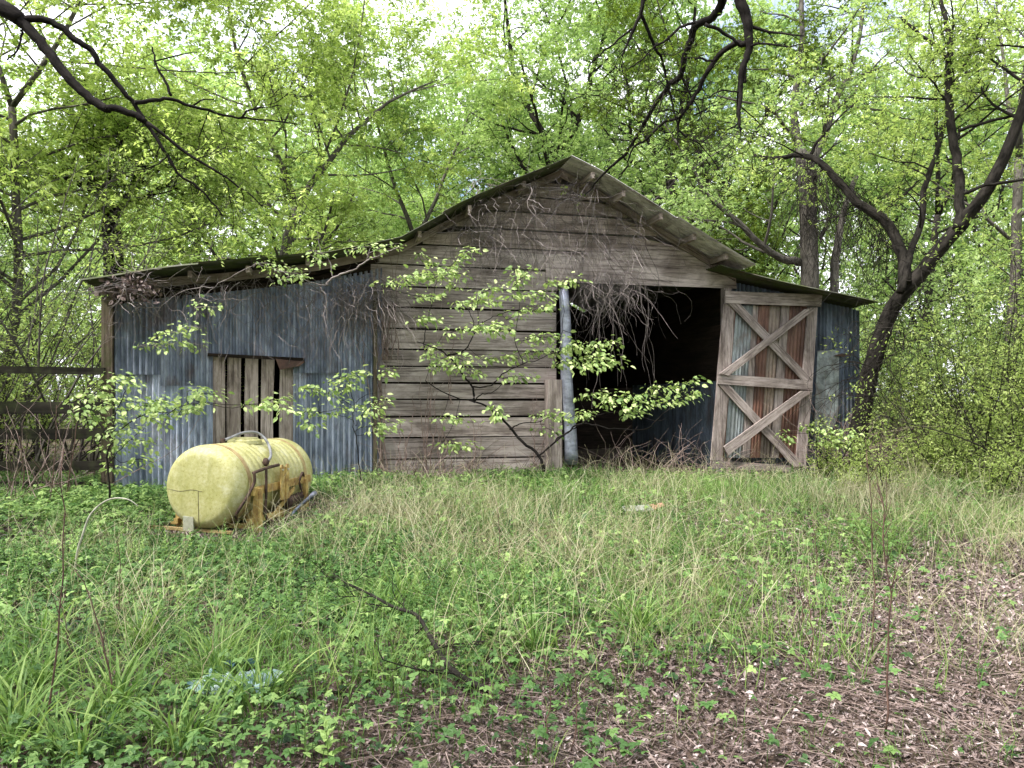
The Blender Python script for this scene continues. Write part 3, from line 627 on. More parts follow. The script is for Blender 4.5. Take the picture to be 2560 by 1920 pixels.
def tree_meshes(mains, spec, rng, leaf_n, leaf_s, leafmat, barkmat, spread=0.22, tone_shift=0.0, thick_min=0.0, kbase=10, tmin=0.15, sides=(5, 4, 3), drop=0.25, fans=None):
    """mains: list of (pts, r0, r1, sprouts?) -> trunk MB and crown MB"""
    tr = MB(); cr = MB(); out = []; twigs = []
    for (P, r0, r1, s) in mains:
        P = np.asarray(P, float); tr.tube(P, np.linspace(r0, r1, len(P)), kbase)
        if s: sprout(P, r0, r1, rng, spec, out, twigs, 0, s if s is not True else tmin)
    for (P, a, b, lv) in out:
        if a < thick_min: continue
        (tr if lv < 1 else cr).tube(P, np.linspace(a, b, len(P)), sides[min(lv, 2)], mi=0 if lv < 1 else 1, cap=False)
    if twigs and leaf_n:
        TW = np.array([np.array([sub(P, q)[0] for q in (0, .33, .66, 1 - 1e-6)]) for P in twigs]); leaf_n = int(leaf_n * 1.8); n = len(TW) * leaf_n
        ti = np.repeat(np.arange(len(TW)), leaf_n); q = rng.uniform(0, 2.999, n); qi = q.astype(int); f = (q - qi)[:, None]
        P = TW[ti, qi] * (1 - f) + TW[ti, qi + 1] * f
        TU = 6; m_ = n // TU + 1; ci = (np.arange(n) // TU) * TU; off = (rng.normal(0, spread, (m_, 3)) * np.array((1, 1, .5)))[np.arange(n) // TU]
        P = P[ci] + off + rng.normal(0, .022, (n, 3)); ti = ti[ci]
        D = nrm(TW[ti, 3] - TW[ti, 0]) * 0.45 + nrm(off) * 0.35 + rng.normal(0, .62, (n, 3)); D[:, 2] = D[:, 2] * .55
        tw_t = rng.normal(0, .17, len(TW)); tone = np.clip(.5 + tone_shift + tw_t[ti] + rng.normal(0, .10, m_)[np.arange(n) // TU] + rng.normal(0, .12, n), 0, 1)
        leaves(cr, P, D, rng.uniform(.6, 1.35, n) * leaf_s * .76, tone, .55, LEAF4, rng, 0, drop)
    return tr, cr
def place_tree(name, base, tr, cr, leafm, barkm, label, cat='tree', group=None, rz=0.0):
    t = tag(empty(name, base, rz), label, cat, group)
    tr.build('trunk', barkm, t, smooth=True)
    if cr.n: cr.build('crown', [leafm, barkm], t, smooth=False)
    return t
def loc(P, base): return np.asarray(P, float) - np.asarray(base, float)
def pxpath(pts, D, base, n=None, sx=1.0, sy=1.0, ox=0, oy=0):
    """a limb traced in the photo, standing at distance D (number or list)"""
    m = len(pts); Ds = np.interp(np.linspace(0, 1, m), np.linspace(0, 1, len(np.atleast_1d(D))), np.atleast_1d(D))
    P = np.array([WD(ox + sx * x, oy + sy * y, d) for (x, y), d in zip(pts, Ds)]); P = smooth_path(P, n or m * 3); P = P + RS(int(abs(P[0, 0]) * 1000)).normal(0, .0006, P.shape) * np.mean(Ds); return P - np.asarray(base, float)
def gtree(seed, H, r0, crown_base, spread, leaf_n=34, leaf_s=.17, nl=9, lean=(0, 0), leafm=M_leafG, spec=None, forks=2, tone_shift=0, limbL=None):
    rng = RS(seed); P = walk((0, 0, -0.3), (lean[0], lean[1], 1), H * .55, 9, .05, (0, 0, .06), rng); mains = []
    top = P[-1]; dtop = P[-1] - P[-2]
    mains.append((P, r0, r0 * .62, crown_base / (H * .55) if crown_base < H * .5 else .8))
    for k in range(forks):
        a = rng.uniform(0, 6.28) if k == 0 else a + 6.28 / forks + rng.uniform(-.4, .4)
        Q = walk(top, nrm(dtop) + np.array((math.cos(a), math.sin(a), 0)) * .55, H * .47, 7, .12, (0, 0, .10), rng); mains.append((Q, r0 * .5, r0 * .1, .1))
    Lb = limbL or spread
    spec = spec or [(nl, Lb, .45, .14, .05), (6, Lb * .45, .5, .2, .03), (5, Lb * .24, .5, .25, .0)]
    return tree_meshes(mains, spec, rng, leaf_n, leaf_s, leafm, None, spread=.17, tone_shift=tone_shift)
#VEG1
# ------------------------------------------------------------------ trees behind the barn
def gz(x, y): return float(hgt(x, y))
def T(name, seed, px, D, label, leafm=M_leafG, barkm=M_bark, **k):
    x = (px - 1280) / F_ * D; tr, cr = gtree(seed, **k); return place_tree(name, (x, D, gz(x, D)), tr, cr, leafm, barkm, label)
T('leafy_tree', 101, -10, 17.0, 'broad yellow green tree overhanging the left shed roof, its crown filling the upper left', M_leafY, M_barkL, H=14.5, r0=.12, crown_base=3.4, spread=5.8, nl=13, leaf_n=46, leaf_s=.15, tone_shift=.06, lean=(.16, .02))
T('leafy_tree', 102, 660, 23.5, 'full bright green tree just behind the left slope of the barn roof', M_leafY, M_barkL, H=14.5, r0=.24, crown_base=3.5, spread=4.8, nl=12, leaf_n=40, leaf_s=.16)
T('leafy_tree', 103, 1030, 31, 'slender pale green tree seen below the white gap in the sky, left of the ridge', M_leafG, M_barkL, H=14.5, r0=.2, crown_base=4, spread=4.3, nl=9, leaf_n=32, leaf_s=.18, tone_shift=.05)
T('leafy_tree', 104, 1340, 28, 'dense light green tree standing straight behind the barn ridge', M_leafG, H=20, r0=.27, crown_base=5, spread=5.4, nl=11, leaf_n=36, leaf_s=.17, tone_shift=.05)
T('leafy_tree', 105, 1690, 27, 'fine leaved green tree behind the right slope of the barn roof', M_leafG, H=18, r0=.22, crown_base=4.5, spread=4.6, nl=9, leaf_n=22, leaf_s=.16)
T('leafy_tree', 106, 2520, 21, 'thin crowned tree with sky showing through at the far right edge', M_leafY, M_barkL, H=15, r0=.18, crown_base=3, spread=4.4, nl=9, leaf_n=15, leaf_s=.15)
T('leafy_tree', 107, 2290, 30, 'airy green tree far behind the forked leaning trunk', M_leafG, H=16, r0=.2, crown_base=4, spread=4.2, nl=8, leaf_n=14, leaf_s=.18)
# forked dark tree behind the left shed
b = (WD(283, 1000, 19)[0], 19.0, gz(-9.8, 19)); b = np.array(b)
mains = [(np.vstack([(0, 0, -.3), loc(WD(290, 900, 19), b), loc(WD(283, 620, 19), b), loc(WD(276, 545, 19), b)]), .27, .21, None),
         (pxpath([(276, 548), (262, 500), (245, 455), (228, 400), (200, 330)], [19, 18.4], b), .15, .07, .3),
         (pxpath([(278, 548), (310, 505), (335, 470), (360, 405), (390, 370), (430, 300)], [19, 19.6], b), .15, .06, .3),
         (pxpath([(350, 500), (400, 470), (450, 430), (475, 405)], [19.3, 18], b), .08, .04, .2),
         (pxpath([(262, 500), (215, 470), (160, 410)], [18.6, 18], b), .06, .03, .2)]
tr, cr = tree_meshes(mains, [(6, 2.2, .5, .15, .08), (6, 1.2, .5, .2, .03), (5, .7, .5, .25, 0)], RS(55), 26, .13, None, None)
place_tree('forked_tree', b, tr, cr, M_leafY, M_bark, 'dark trunked tree forking just above the eave of the left shed')
# straight vine-wrapped trunk behind the right shed with its diagonal limb
D = 21.5; b = np.array((WD(2024, 1000, D)[0], D, gz(8.3, D)))
def z6(pts): return [(1280 + .5787 * x, .5787 * y) for x, y in pts]
mains = [(smooth_path(np.vstack([(0, 0, -.3), loc(WD(2026, 800, D), b), loc(WD(2022, 600, D), b), loc(WD(2018, 480, D), b), loc(WD(2008, 385, D), b)]), 14), .27, .22, None),
         (pxpath(z6([(1240, 1130), (1150, 1110), (1080, 1060), (980, 960), (860, 860), (780, 720), (700, 600)]), [D, 20], b), .12, .03, .2),
         (pxpath([(2010, 400), (1990, 340), (1985, 250), (2005, 120), (2000, -40)], [D, 22], b), .14, .06, .15),
         (pxpath([(2022, 420), (2060, 340), (2090, 250), (2140, 130), (2160, 0)], [D, 22.5], b), .12, .05, .2),
         (pxpath([(2085, 740), (2088, 640), (2100, 580), (2110, 520), (2140, 440)], [21.8, 22], b), .13, .07, None)]
tr, cr = tree_meshes(mains, [(7, 2.6, .5, .15, .06), (5, 1.3, .5, .2, .02), (4, .8, .5, .25, 0)], RS(56), 16, .15, None, None)
place_tree('tall_tree', b, tr, cr, M_leafG, M_barkL, 'straight grey trunked tree rising behind the right shed roof, wrapped in vines')
# leaning tree at the right corner
def z11(pts): return [(2000 + .5726 * x, 250 + .5726 * y) for x, y in pts]
D = 13.6; b = WG(2140, 1190); b = np.array((WD(2140, 1000, D)[0], D, gz(6.1, D)))
mains = [(pxpath(z11([(248, 1660), (262, 1440), (295, 1240), (340, 1080), (385, 950), (430, 868), (540, 740), (650, 605), (740, 500), (830, 370), (900, 225), (965, 60), (1020, -120), (1060, -300)]), [D, 13.4, 12.6, 12.2], b), .165, .065, .82),
         (pxpath(z11([(690, 560), (700, 480), (692, 300), (665, 150), (652, 0), (648, -120)]), [12.75, 13.2], b), .085, .06, .5),
         (pxpath(z11([(648, -120), (655, -240), (640, -330), (600, -470)]), [13.2, 13.6], b), .06, .03, .1),
         (pxpath(z11([(650, -170), (600, -230), (520, -290), (440, -360)]), [13.2, 13.6], b), .04, .02, .1),
         (pxpath(z11([(665, -60), (700, -120), (760, -230), (790, -330)]), [13.2, 13.0], b), .035, .02, .1),
         (pxpath(z11([(440, 840), (468, 720), (490, 640), (530, 540), (545, 380), (600, 220), (625, 100)]), [13.0, 13.9], b), .07, .04, .45),
         (pxpath(z11([(455, 800), (452, 710), (425, 620), (375, 530), (250, 450), (190, 380), (110, 290), (50, 252), (-20, 243), (-120, 255), (-200, 240)]), [13.1, 14.5], b), .11, .03, .5),
         (pxpath(z11([(350, 490), (430, 430), (500, 370), (520, 350)]), [13.8, 14], b), .025, .012, .2),
         (pxpath(z11([(720, 410), (800, 375), (870, 365), (978, 345), (1050, 335)]), [12.5, 12.3], b), .03, .02, None),
         (pxpath(z11([(690, 135), (800, 100), (978, 60)]), [12.9, 12.5], b), .03, .02, None),
         (pxpath(z11([(45, 245), (70, 190), (140, 110), (250, 0)]), [14.4, 14.2], b), .035, .012, .3)]
tr, cr = tree_meshes(mains, [(5, 1.9, .35, .2, .02), (6, .9, .5, .25, -.02), (4, .5, .5, .3, -.02)], RS(57), 11, .085, None, None, spread=.14)
place_tree('leaning_tree', b, tr, cr, M_leafY, M_bark, 'dark leaning tree with forked trunks at the right corner of the barn')
# overhanging tree, trunk outside the frame at left
def zA(pts): return [(.2893 * x, .2893 * y) for x, y in pts]
b = np.array((-6.9, 7.6, gz(-6.9, 7.6))); D = 7.2
tipA = WD(0, 17, D)
mains = [(smooth_path(np.array([(0, 0, -.3), (.1, 0, 2.2), (-.05, .1, 4.2), (.2, 0, 6.2), (.1, .2, 8.5), (.3, 0, 11)]), 20), .26, .10, .55),
         (smooth_path(np.vstack([(.1, 0, 5.9), loc(tipA, b) * .5 + np.array((.1, 0, 5.9)) * .5 + (0, 0, .15), loc(tipA, b), loc(WD(50, 50, D), b)]), 10), .10, .065, None),
         (pxpath(zA([(170, 170), (330, 340), (520, 580), (700, 780), (900, 940), (960, 930), (1150, 985), (1250, 1045)]), D, b, 40), .052, .028, None),
         (pxpath(zA([(170, 165), (350, 165), (520, 230), (640, 330), (790, 430), (860, 560), (960, 660), (1090, 820), (1160, 900), (1250, 1040), (1370, 1220), (1480, 1400), (1560, 1520), (1680, 1600), (1790, 1700), (1930, 1860)]), [D, 7.6], b, 60), .036, .007, .5),
         (pxpath(zA([(1160, 885), (1300, 870), (1450, 860), (1660, 910), (1880, 980), (2090, 1015), (2300, 1040), (2560, 1070)]), [D, 7.8], b), .022, .006, .3),
         (pxpath(zA([(1660, 910), (1760, 860), (1850, 860)]), 7.5, b), .010, .005, None),
         (pxpath(zA([(2090, 1012), (2140, 960), (2250, 930), (2420, 910)]), 7.6, b), .012, .005, .3),
         (pxpath(zA([(1280, 1060), (1600, 1310), (1900, 1500), (2080, 1620), (2300, 1800)]), [D, 7.5], b), .017, .005, .3),
         (pxpath(zA([(1480, 830), (1410, 670), (1350, 560), (1310, 400)]), 7.4, b), .014, .008, None),
         (pxpath(zA([(1345, 520), (1560, 470), (1700, 450)]), 7.4, b), .008, .004, None),
         (pxpath(zA([(180, 260), (175, 370), (120, 470), (60, 520)]), 7.2, b), .012, .006, None)]
tr, cr = tree_meshes(mains, [(4, .8, .5, .2, .0), (4, .45, .5, .25, -.02), (3, .3, .5, .3, -.02)], RS(58), 5, .07, None, None, spread=.08, kbase=8)
place_tree('overhanging_tree', b, tr, cr, M_leafY, M_barkD, 'tree with dark bare boughs reaching in from the upper left corner')
# overhanging tree at the top right
def zB(pts): return [(1200 + .3165 * x, .3165 * y) for x, y in pts]
b = np.array((7.2, 8.2, gz(7.2, 8.2))); D = 8.0
P1 = WD(1811, -60, D); P2 = WD(1846, -60, D); P3 = WD(1610, -60, D)
mains = [(smooth_path(np.array([(0, 0, -.3), (-.1, 0, 2.4), (.1, .1, 4.8), (-.2, 0, 7.2), (-.1, .2, 10)]), 20), .27, .11, .7),
         (smooth_path(np.vstack([(-.2, 0, 6.6), loc(P2, b) * .5 + np.array((-.1, 0, 7.4)) * .5 + (0, 0, .6), loc(P2, b) + (.1, 0, .25), loc(P2, b)]), 16), .11, .07, None),
         (smooth_path(np.vstack([(loc(P2, b) + (.6, 0, .55)), loc(P1, b) + (.2, 0, .45), loc(P1, b)]), 8), .07, .05, None),
         (smooth_path(np.vstack([(loc(P2, b) + (.6, 0, .55)), loc(P3, b) + (.4, 0, .5), loc(P3, b)]), 10), .05, .03, None),
         (pxpath(zB([(1925, -190), (1915, -20), (1900, 60), (1840, 130), (1700, 210), (1660, 330), (1610, 480), (1570, 620), (1500, 650), (1460, 720), (1340, 900), (1260, 1040), (1170, 1190), (1060, 1300), (960, 1390), (900, 1460), (820, 1550)]), [D, 9, 10.8], b, 60), .052, .010, .35),
         (pxpath(zB([(2041, -190), (2050, -20), (2100, 120), (2125, 280), (2120, 420), (2065, 560), (2060, 720), (2050, 960), (2060, 1040)]), D, b, 36), .068, .009, .3),
         (pxpath(zB([(2110, 420), (2090, 560), (2095, 655)]), D, b), .030, .016, None),
         (pxpath(zB([(2100, 340), (1990, 360), (1880, 450), (1780, 600), (1700, 750), (1590, 910), (1450, 970), (1300, 1110), (1220, 1160), (1160, 1290)]), [D, 8.8], b), .034, .008, .3),
         (pxpath(zB([(1590, 910), (1560, 1020), (1640, 1090), (1740, 1140), (1900, 1340)]), [8.5, 9], b), .015, .005, .2),
         (pxpath(zB([(1300, -190), (1290, -10), (1270, 120), (1200, 260), (1150, 380), (1120, 450)]), D, b), .027, .009, .3),
         (pxpath(zB([(1270, 120), (1340, 260), (1390, 390), (1440, 480), (1480, 650), (1530, 850), (1570, 1080), (1540, 1180)]), [D, 8.5], b), .020, .006, .3),
         (pxpath(zB([(1200, 230), (1080, 330), (950, 430), (860, 520), (870, 640)]), D, b), .012, .005, .3),
         (pxpath(zB([(1700, 180), (1590, 210), (1480, 310), (1380, 370), (1260, 480), (1160, 560)]), D, b), .017, .006, .2),
         (pxpath(zB([(1780, 190), (1930, 260), (2040, 350)]), D, b), .020, .016, None),
         (pxpath(zB([(1620, 455), (1730, 465), (1840, 490)]), D, b), .012, .012, None),
         (pxpath(zB([(2060, 730), (1920, 710), (1800, 770), (1700, 790)]), D, b), .010, .005, .1),
         (pxpath(zB([(2060, 960), (1960, 1020), (1860, 1030), (1740, 1150)]), D, b), .009, .004, .1)]
tr, cr = tree_meshes(mains, [(5, .75, .40, .24, -.06), (4, .40, .5, .3, -.05), (2, .25, .55, .3, -.03)], RS(59), 2, .05, None, None, spread=.07, kbase=8)
place_tree('overhanging_tree', b, tr, cr, M_leafO, M_barkD, 'tree with crooked black boughs hanging down in front of the sky above the ridge')
# olive green crown behind those boughs
T('olive_tree', 108, 1740, 17.5 + 6.5, 'olive leaved tree hanging behind the black boughs above the right roof slope', M_leafO, H=14, r0=.16, crown_base=5, spread=3.0, nl=8, leaf_n=26, leaf_s=.15, tone_shift=.1)

# distant wood plus an added ring of unseen crowns: one mass nobody could count
def wood(name, items, leafm, seed, leaf_s, leaf_n, H, spread, nvar=3):
    rng = RS(seed); big = MB(); vs = []
    for k in range(nvar):
        tr, cr = gtree(seed * 10 + k, H=H, r0=.2, crown_base=2.5, spread=spread, nl=9, leaf_n=leaf_n, leaf_s=leaf_s)
        vs.append((tr, cr))
    for (x, y, s) in items:
        tr, cr = vs[rng.integers(nvar)]; a = rng.uniform(0, 6.28); c, s_ = math.cos(a) * s, math.sin(a) * s
        Rm = np.array(((c, -s_, 0), (s_, c, 0), (0, 0, s * rng.uniform(.85, 1.15)))); o = np.array((x, y, gz(x, y))); dt = rng.normal(0, .1)
        for m, off in ((tr, 1), (cr, 0)):
            V = np.concatenate(m.V) @ Rm.T + o; mi = np.concatenate(m.M); mm = 1 if off else None
            big.add(V, np.concatenate(m.Lp), np.concatenate(m.S), tone=np.clip(np.concatenate(m.T) + dt, 0, 1), gc=np.concatenate(m.G)); big.M[-1] = np.full(len(mi), 1) if off else mi
    return big.build(name, [leafm, M_bark])
r = RS(77); it = []
for px in np.linspace(-300, 2850, 17): D = r.uniform(36, 43); it.append(((px - 1280) / F_ * D + r.uniform(-1, 1), D, r.uniform(1.0, 1.35)))
for px in np.linspace(-200, 2750, 17): D = r.uniform(50, 62); it.append(((px - 1280) / F_ * D + r.uniform(-1, 1), D, r.uniform(.9, 1.35)))
for k in range(22):  # unseen crowns added behind the camera to block low sky light
    a = R_(175 + 190 * k / 21) + r.uniform(-.05, .05); rr_ = r.uniform(13, 20); it.append((rr_ * math.cos(a), -3 + rr_ * math.sin(a), r.uniform(.85, 1.1)))
for (x_, y_) in ((-17, 4), (-18, 10), (16.5, 3), (18, 9.5)): it.append((x_, y_, 1.0))  # more added crowns out of view at the sides, same purpose
tag(wood('distant_wood_and_sky_blockers', it, M_leafG, 8, .26, 15, 14.5, 5.0), 'mass of pale green spring woodland far behind the barn, plus unseen crowns added around the camera to block low sky', 'woodland', kind='stuff')

# thickets of thin stems and small leaves either side of the barn
def thicket(name, spots, leafm, barkm, seed, label, leaf_s=.06, leaf_n=9, hmin=1.4, hmax=3.2, subs=(7, 5)):
    rng = RS(seed); mb = MB(); twigs = []
    for (x, y) in spots:
        h = rng.uniform(hmin, hmax); z = gz(x, y)
        for q in range(rng.integers(2, 4)):
            P = walk((x + rng.uniform(-.1, .1), y, z - .05), (rng.normal(0, .3), rng.normal(0, .3), 1), h * rng.uniform(.7, 1.1), 8, .13, (0, 0, .02), rng)
            out = []; mb.tube(P, [.014, .004], 4, mi=1, cap=False)
            sprout(P, .012, .004, rng, [(subs[0], h * .32, .6, .25, .02), (subs[1], h * .16, .7, .3, 0)], out, twigs, 0, .12)
            for (Q, a, b_, lv) in out: mb.tube(Q, [max(a, .004), .002], 3, mi=1, cap=False)
    TW = np.array([np.array([sub(P, q)[0] for q in (0, .33, .66, 1 - 1e-6)]) for P in twigs]); n = len(TW) * leaf_n
    ti = np.repeat(np.arange(len(TW)), leaf_n); q = rng.uniform(0, 2.999, n); qi = q.astype(int); f = (q - qi)[:, None]
    P = TW[ti, qi] * (1 - f) + TW[ti, qi + 1] * f + rng.normal(0, .05, (n, 3)); D = nrm(TW[ti, 3] - TW[ti, 0]) + rng.normal(0, .7, (n, 3))
    leaves(mb, P, D, rng.uniform(.6, 1.4, n) * leaf_s, np.clip(.5 + rng.normal(0, .14, len(TW))[ti] + rng.normal(0, .15, n), 0, 1), .5, LEAF4, rng, 0, .1)
    return tag(mb.build(name, [leafm, barkm]), label, 'thicket', kind='stuff')
r = RS(81)
sp = [(r.uniform(6.9, 13), r.uniform(12.2, 17.5)) for _ in range(62)] + [(r.uniform(7.4, 11), r.uniform(10.6, 12.3)) for _ in range(9)]
thicket('undergrowth', sp, M_leafO2, M_bark, 82, 'tangled green thicket filling the ground right of the barn', .06, 9, 1.8, 4.6)
sp = [(r.uniform(4.7, 8.6), r.uniform(10.2, 12.6)) for _ in range(30)] + [(r.uniform(6.9, 7.6), r.uniform(12.5, 13.2)) for _ in range(14)]
sp = [(x, y) for (x, y) in sp if (y - BP[1]) * BN[1] + (x - BP[0]) * BN[0] < -.5 and y > 9.4 + .25 * x - 0.6]
thicket('low_brush', sp, M_leafO2, M_bark, 85, 'knee high green brush at the foot of the leaning tree and the thicket', .045, 7, .35, 1.3)
sp = [(r.uniform(-15, -8.3), r.uniform(12.2, 17)) for _ in range(46)] + [(r.uniform(-11, -8.6), r.uniform(11.5, 12.3)) for _ in range(4)]
thicket('undergrowth', sp, M_leafO2, M_bark, 83, 'twiggy olive green thicket behind the rail fence on the left', .06, 9, 1.8, 4.4)
mb = MB(); rng = RS(86)
for _ in range(70):
    x = rng.uniform(-13, -7.2); y = rng.uniform(12.4, 16); P = walk((x, y, gz(x, y)), (rng.normal(.25, .45), rng.normal(0, .2), 1), rng.uniform(3, 7), 14, .07, (.01, 0, .01), rng); mb.tube(P, [rng.uniform(.012, .03), .005], 4, cap=False); out = []; sprout(P, .012, .005, rng, [(7, 1.0, .6, .15, .02), (3, .4, .6, .2, 0)], out, [], 0, .3)
    for (Q, a, b_, lv) in out: mb.tube(Q, [max(a, .004), .003], 3, cap=False)
P_ = [q for q in mb.V]; n = 9000; allv = np.concatenate(P_); k = rng.integers(0, len(allv), n); leaves(mb, allv[k] + rng.normal(0, .09, (n, 3)), rng.normal(0, 1, (n, 3)) * (1, 1, .4), rng.uniform(.05, .10, n), np.clip(rng.normal(.5, .2, n), 0, 1), .5, LEAF4, rng, 1, .1)
tag(mb.build('bare_saplings', [M_barkL, M_leafO2]), 'criss-crossing thin grey sapling stems at the left edge', 'thicket', kind='stuff')
sp = [(r.uniform(-30, -9), r.uniform(19, 36)) for _ in range(60)] + [(r.uniform(8, 32), r.uniform(18, 38)) for _ in range(75)]
thicket('undergrowth', sp, M_leafG, M_bark, 84, 'far pale understorey between the tree trunks', .17, 10, 3.0, 7.5)

# ------------------------------------------------------------------ saplings with leaf sprays in front of the barn
LEAFS = fold_leaf(.30, -.16, .07)
def sapling(name, base, stems, sprays, conv, D, label, leaf=.085, seed=1, dens=1.0, barkm=M_barkD, leafm=M_leafS, w=0.0):
    rng = RS(seed); b = np.asarray(base, float); st = MB(); lf = MB()
    allp = []
    for (pts, r0, r1) in stems: q = pxpath(conv(pts), D, b, len(pts) * 4); allp.append(q); st.tube(q, [r0, r1], 6)
    for (x0, y0, x1, y1) in sprays:
        (ax, ay), (bx, by) = conv([(x0, y0), (x1, y1)]); d = (D if np.ndim(D) == 0 else np.mean(D)) + rng.uniform(-.35, .35)
        A = WD(ax, ay, d) - b; B = WD(bx, by, d + rng.uniform(-.2, .2)) - b; SP = np.concatenate(allp); near = SP[np.argmin(np.linalg.norm((SP - A) * (1, .5, 1), axis=1))]; mid_ = (near + A) / 2 + rng.normal(0, .03, 3); st.tube(smooth_path([near, mid_, A], 6), [.004, .003], 4, cap=False); Ln = np.linalg.norm(B - A); n = 6
        P = A + (B - A) * np.linspace(0, 1, n)[:, None] + rng.normal(0, .012, (n, 3)) * Ln; P[:, 2] += .06 * Ln * np.sin(np.linspace(0, 3.1, n))
        st.tube(P, [.005, .002], 4, cap=False)
        m = max(10, int(Ln * 112 * dens)); t = rng.uniform(0, 1, m); Q = A + (B - A) * t[:, None]
        offd = rng.normal(0, 1, (m, 3)) * (1, 1, .6); Q = Q + offd * (.05 + .045 * rng.uniform(0, 1, (m, 1))); Q[:, 2] += .06 * Ln * np.sin(t * 3.1)
        Dd = nrm(B - A) * .5 + offd * .8; Dd[:, 2] = Dd[:, 2] * .5 - .45
        leaves(lf, Q, Dd, rng.uniform(.35, 1.35, m) * leaf, np.clip(rng.normal(.58, .24, m), 0, 1), .6, LEAFS, rng, 0)
    t = tag(empty(name, b), label, 'sapling'); st.build('stem', barkm, t, smooth=True); lf.build('foliage', leafm, t); return t
def z5(pts): return [(900 + .4069 * x, 600 + .4069 * y) for x, y in pts]
def z4(pts): return [(150 + .3919 * x, 600 + .3919 * y) for x, y in pts]
b = WD(1352, 1160, 11.7); b[2] = gz(b[0], 11.7)
sapling('sapling', b, [([(1130, 1420), (1110, 1340), (1000, 1240), (900, 1130), (800, 1040), (700, 990), (560, 960), (400, 870)], .030, .007),
    ([(700, 990), (690, 900), (620, 810), (540, 710), (430, 650), (345, 625)], .020, .006), ([(690, 900), (800, 895), (880, 820), (1000, 760), (1080, 740), (1200, 690)], .014, .005),
    ([(920, 1170), (980, 1130), (1090, 1120), (1180, 1080)], .012, .005), ([(540, 710), (640, 680), (700, 560), (680, 460), (620, 380)], .011, .004), ([(540, 710), (560, 700), (640, 690)], .008, .004),
    ([(700, 1000), (740, 950), (820, 930), (880, 870)], .012, .004), ([(1100, 1330), (1250, 1200), (1350, 1130), (1500, 1150), (1650, 1165), (1760, 1160), (1850, 1080), (1950, 1000), (2060, 900)], .016, .005),
    ([(1360, 1125), (1450, 1080), (1600, 1060), (1800, 1110), (1880, 1095)], .010, .004), ([(1200, 1230), (1300, 1170), (1350, 1130)], .012, .008), ([(390, 660), (410, 520), (440, 400), (470, 240)], .008, .004),
    ([(700, 550), (800, 480), (900, 440), (1000, 420)], .007, .004), ([(650, 670), (730, 520), (720, 400), (760, 330)], .006, .004), ([(1000, 760), (950, 600), (980, 400), (960, 250)], .006, .003), ([(1200, 690), (1250, 500), (1240, 300)], .006, .003)],
    [(140, 290, 470, 210), (350, 80, 440, 140), (280, 250, 560, 190), (520, 190, 710, 60), (330, 360, 480, 350), (430, 240, 660, 210), (520, 290, 600, 270), (940, 290, 1060, 190), (960, 170, 1010, 230), (930, 350, 1190, 350), (570, 400, 860, 390), (730, 330, 880, 300),
     (1140, 270, 1230, 260), (1270, 260, 1370, 240), (900, 490, 1200, 400), (510, 580, 900, 550), (770, 520, 900, 580), (1000, 620, 1250, 600), (1020, 700, 1280, 690), (1230, 660, 1480, 690), (1430, 650, 1590, 630), (1200, 760, 1610, 750), (1320, 790, 1540, 770),
     (400, 700, 560, 760), (430, 780, 750, 830), (560, 720, 680, 760), (760, 740, 980, 730), (880, 850, 1070, 850), (1340, 960, 1560, 960), (1500, 1000, 1780, 960), (1600, 1040, 1900, 1000), (1780, 910, 1940, 930), (1900, 1000, 2090, 950), (1960, 900, 2085, 850), (1620, 1070, 1720, 1060),
     (1060, 1090, 1230, 1080), (1230, 1120, 1440, 1060), (490, 1100, 650, 1110), (350, 490, 480, 490), (400, 690, 470, 650), (820, 1010, 860, 1120), (1130, 1150, 1220, 1200), (500, 1260, 700, 1280)],
    z5, 11.7, 'crooked sapling with bright yellow green leaf sprays in front of the doorway', .080, 3, 1.35)
b = WD(890, 1210, 11.0); b[2] = gz(b[0], 11.0)
sapling('sapling', b, [([(1925, 1600), (1915, 1480), (1890, 1280), (1868, 1150), (1875, 1050), (1845, 900)], .010, .004), ([(1880, 1040), (1950, 990), (2060, 970)], .005, .002), ([(1870, 1060), (1750, 1000), (1600, 980)], .005, .002), ([(1870, 1150), (1760, 1110), (1560, 1100)], .004, .002)],
    [(1710, 910, 1950, 860), (1740, 960, 1900, 930), (1550, 950, 1780, 1010), (1530, 1110, 1610, 1085), (1640, 1110, 1840, 1080), (1900, 1080, 2080, 1020), (1910, 1130, 2040, 1070), (1980, 1190, 2170, 1170), (1570, 1160, 1640, 1200), (2030, 860, 2130, 830), (1980, 1230, 2100, 1210)],
    z4, 11.0, 'slim sapling with pale leaves in front of the corrugated wall right of the window', .08, 4, 1.2)
b = WD(270, 1260, 9.6); b[2] = gz(b[0], 9.6)
sapling('sapling', b, [([(320, 1640), (300, 1400), (330, 1280), (360, 1100), (420, 960)], .014, .005), ([(340, 1250), (500, 1130), (700, 1090), (900, 1030)], .008, .003), ([(330, 1280), (200, 1100), (60, 980)], .008, .003), ([(310, 1420), (420, 1300), (540, 1200)], .006, .003)],
    [(60, 1040, 330, 980), (250, 920, 500, 930), (330, 860, 470, 900), (100, 1110, 380, 1060), (330, 1020, 520, 1050), (400, 1090, 690, 1070), (500, 1120, 700, 1180), (540, 1050, 680, 1020), (680, 1110, 880, 1040), (830, 1000, 1000, 990), (820, 960, 930, 980), (780, 1120, 900, 1070), (180, 1140, 480, 1210), (250, 1250, 450, 1220), (280, 1350, 480, 1300),
     (400, 1280, 620, 1300), (460, 1400, 600, 1420), (300, 1440, 420, 1460), (1180, 1055, 1480, 1090), (1300, 1040, 1450, 1010)],
    z4, 9.6, 'bushy sapling with fresh green leaves beside the left corner post of the barn', .075, 5, 1.3, M_bark, M_leafS)
b = BWp(770, 700, -.5); b = np.array((b[0], b[1], b[2]))
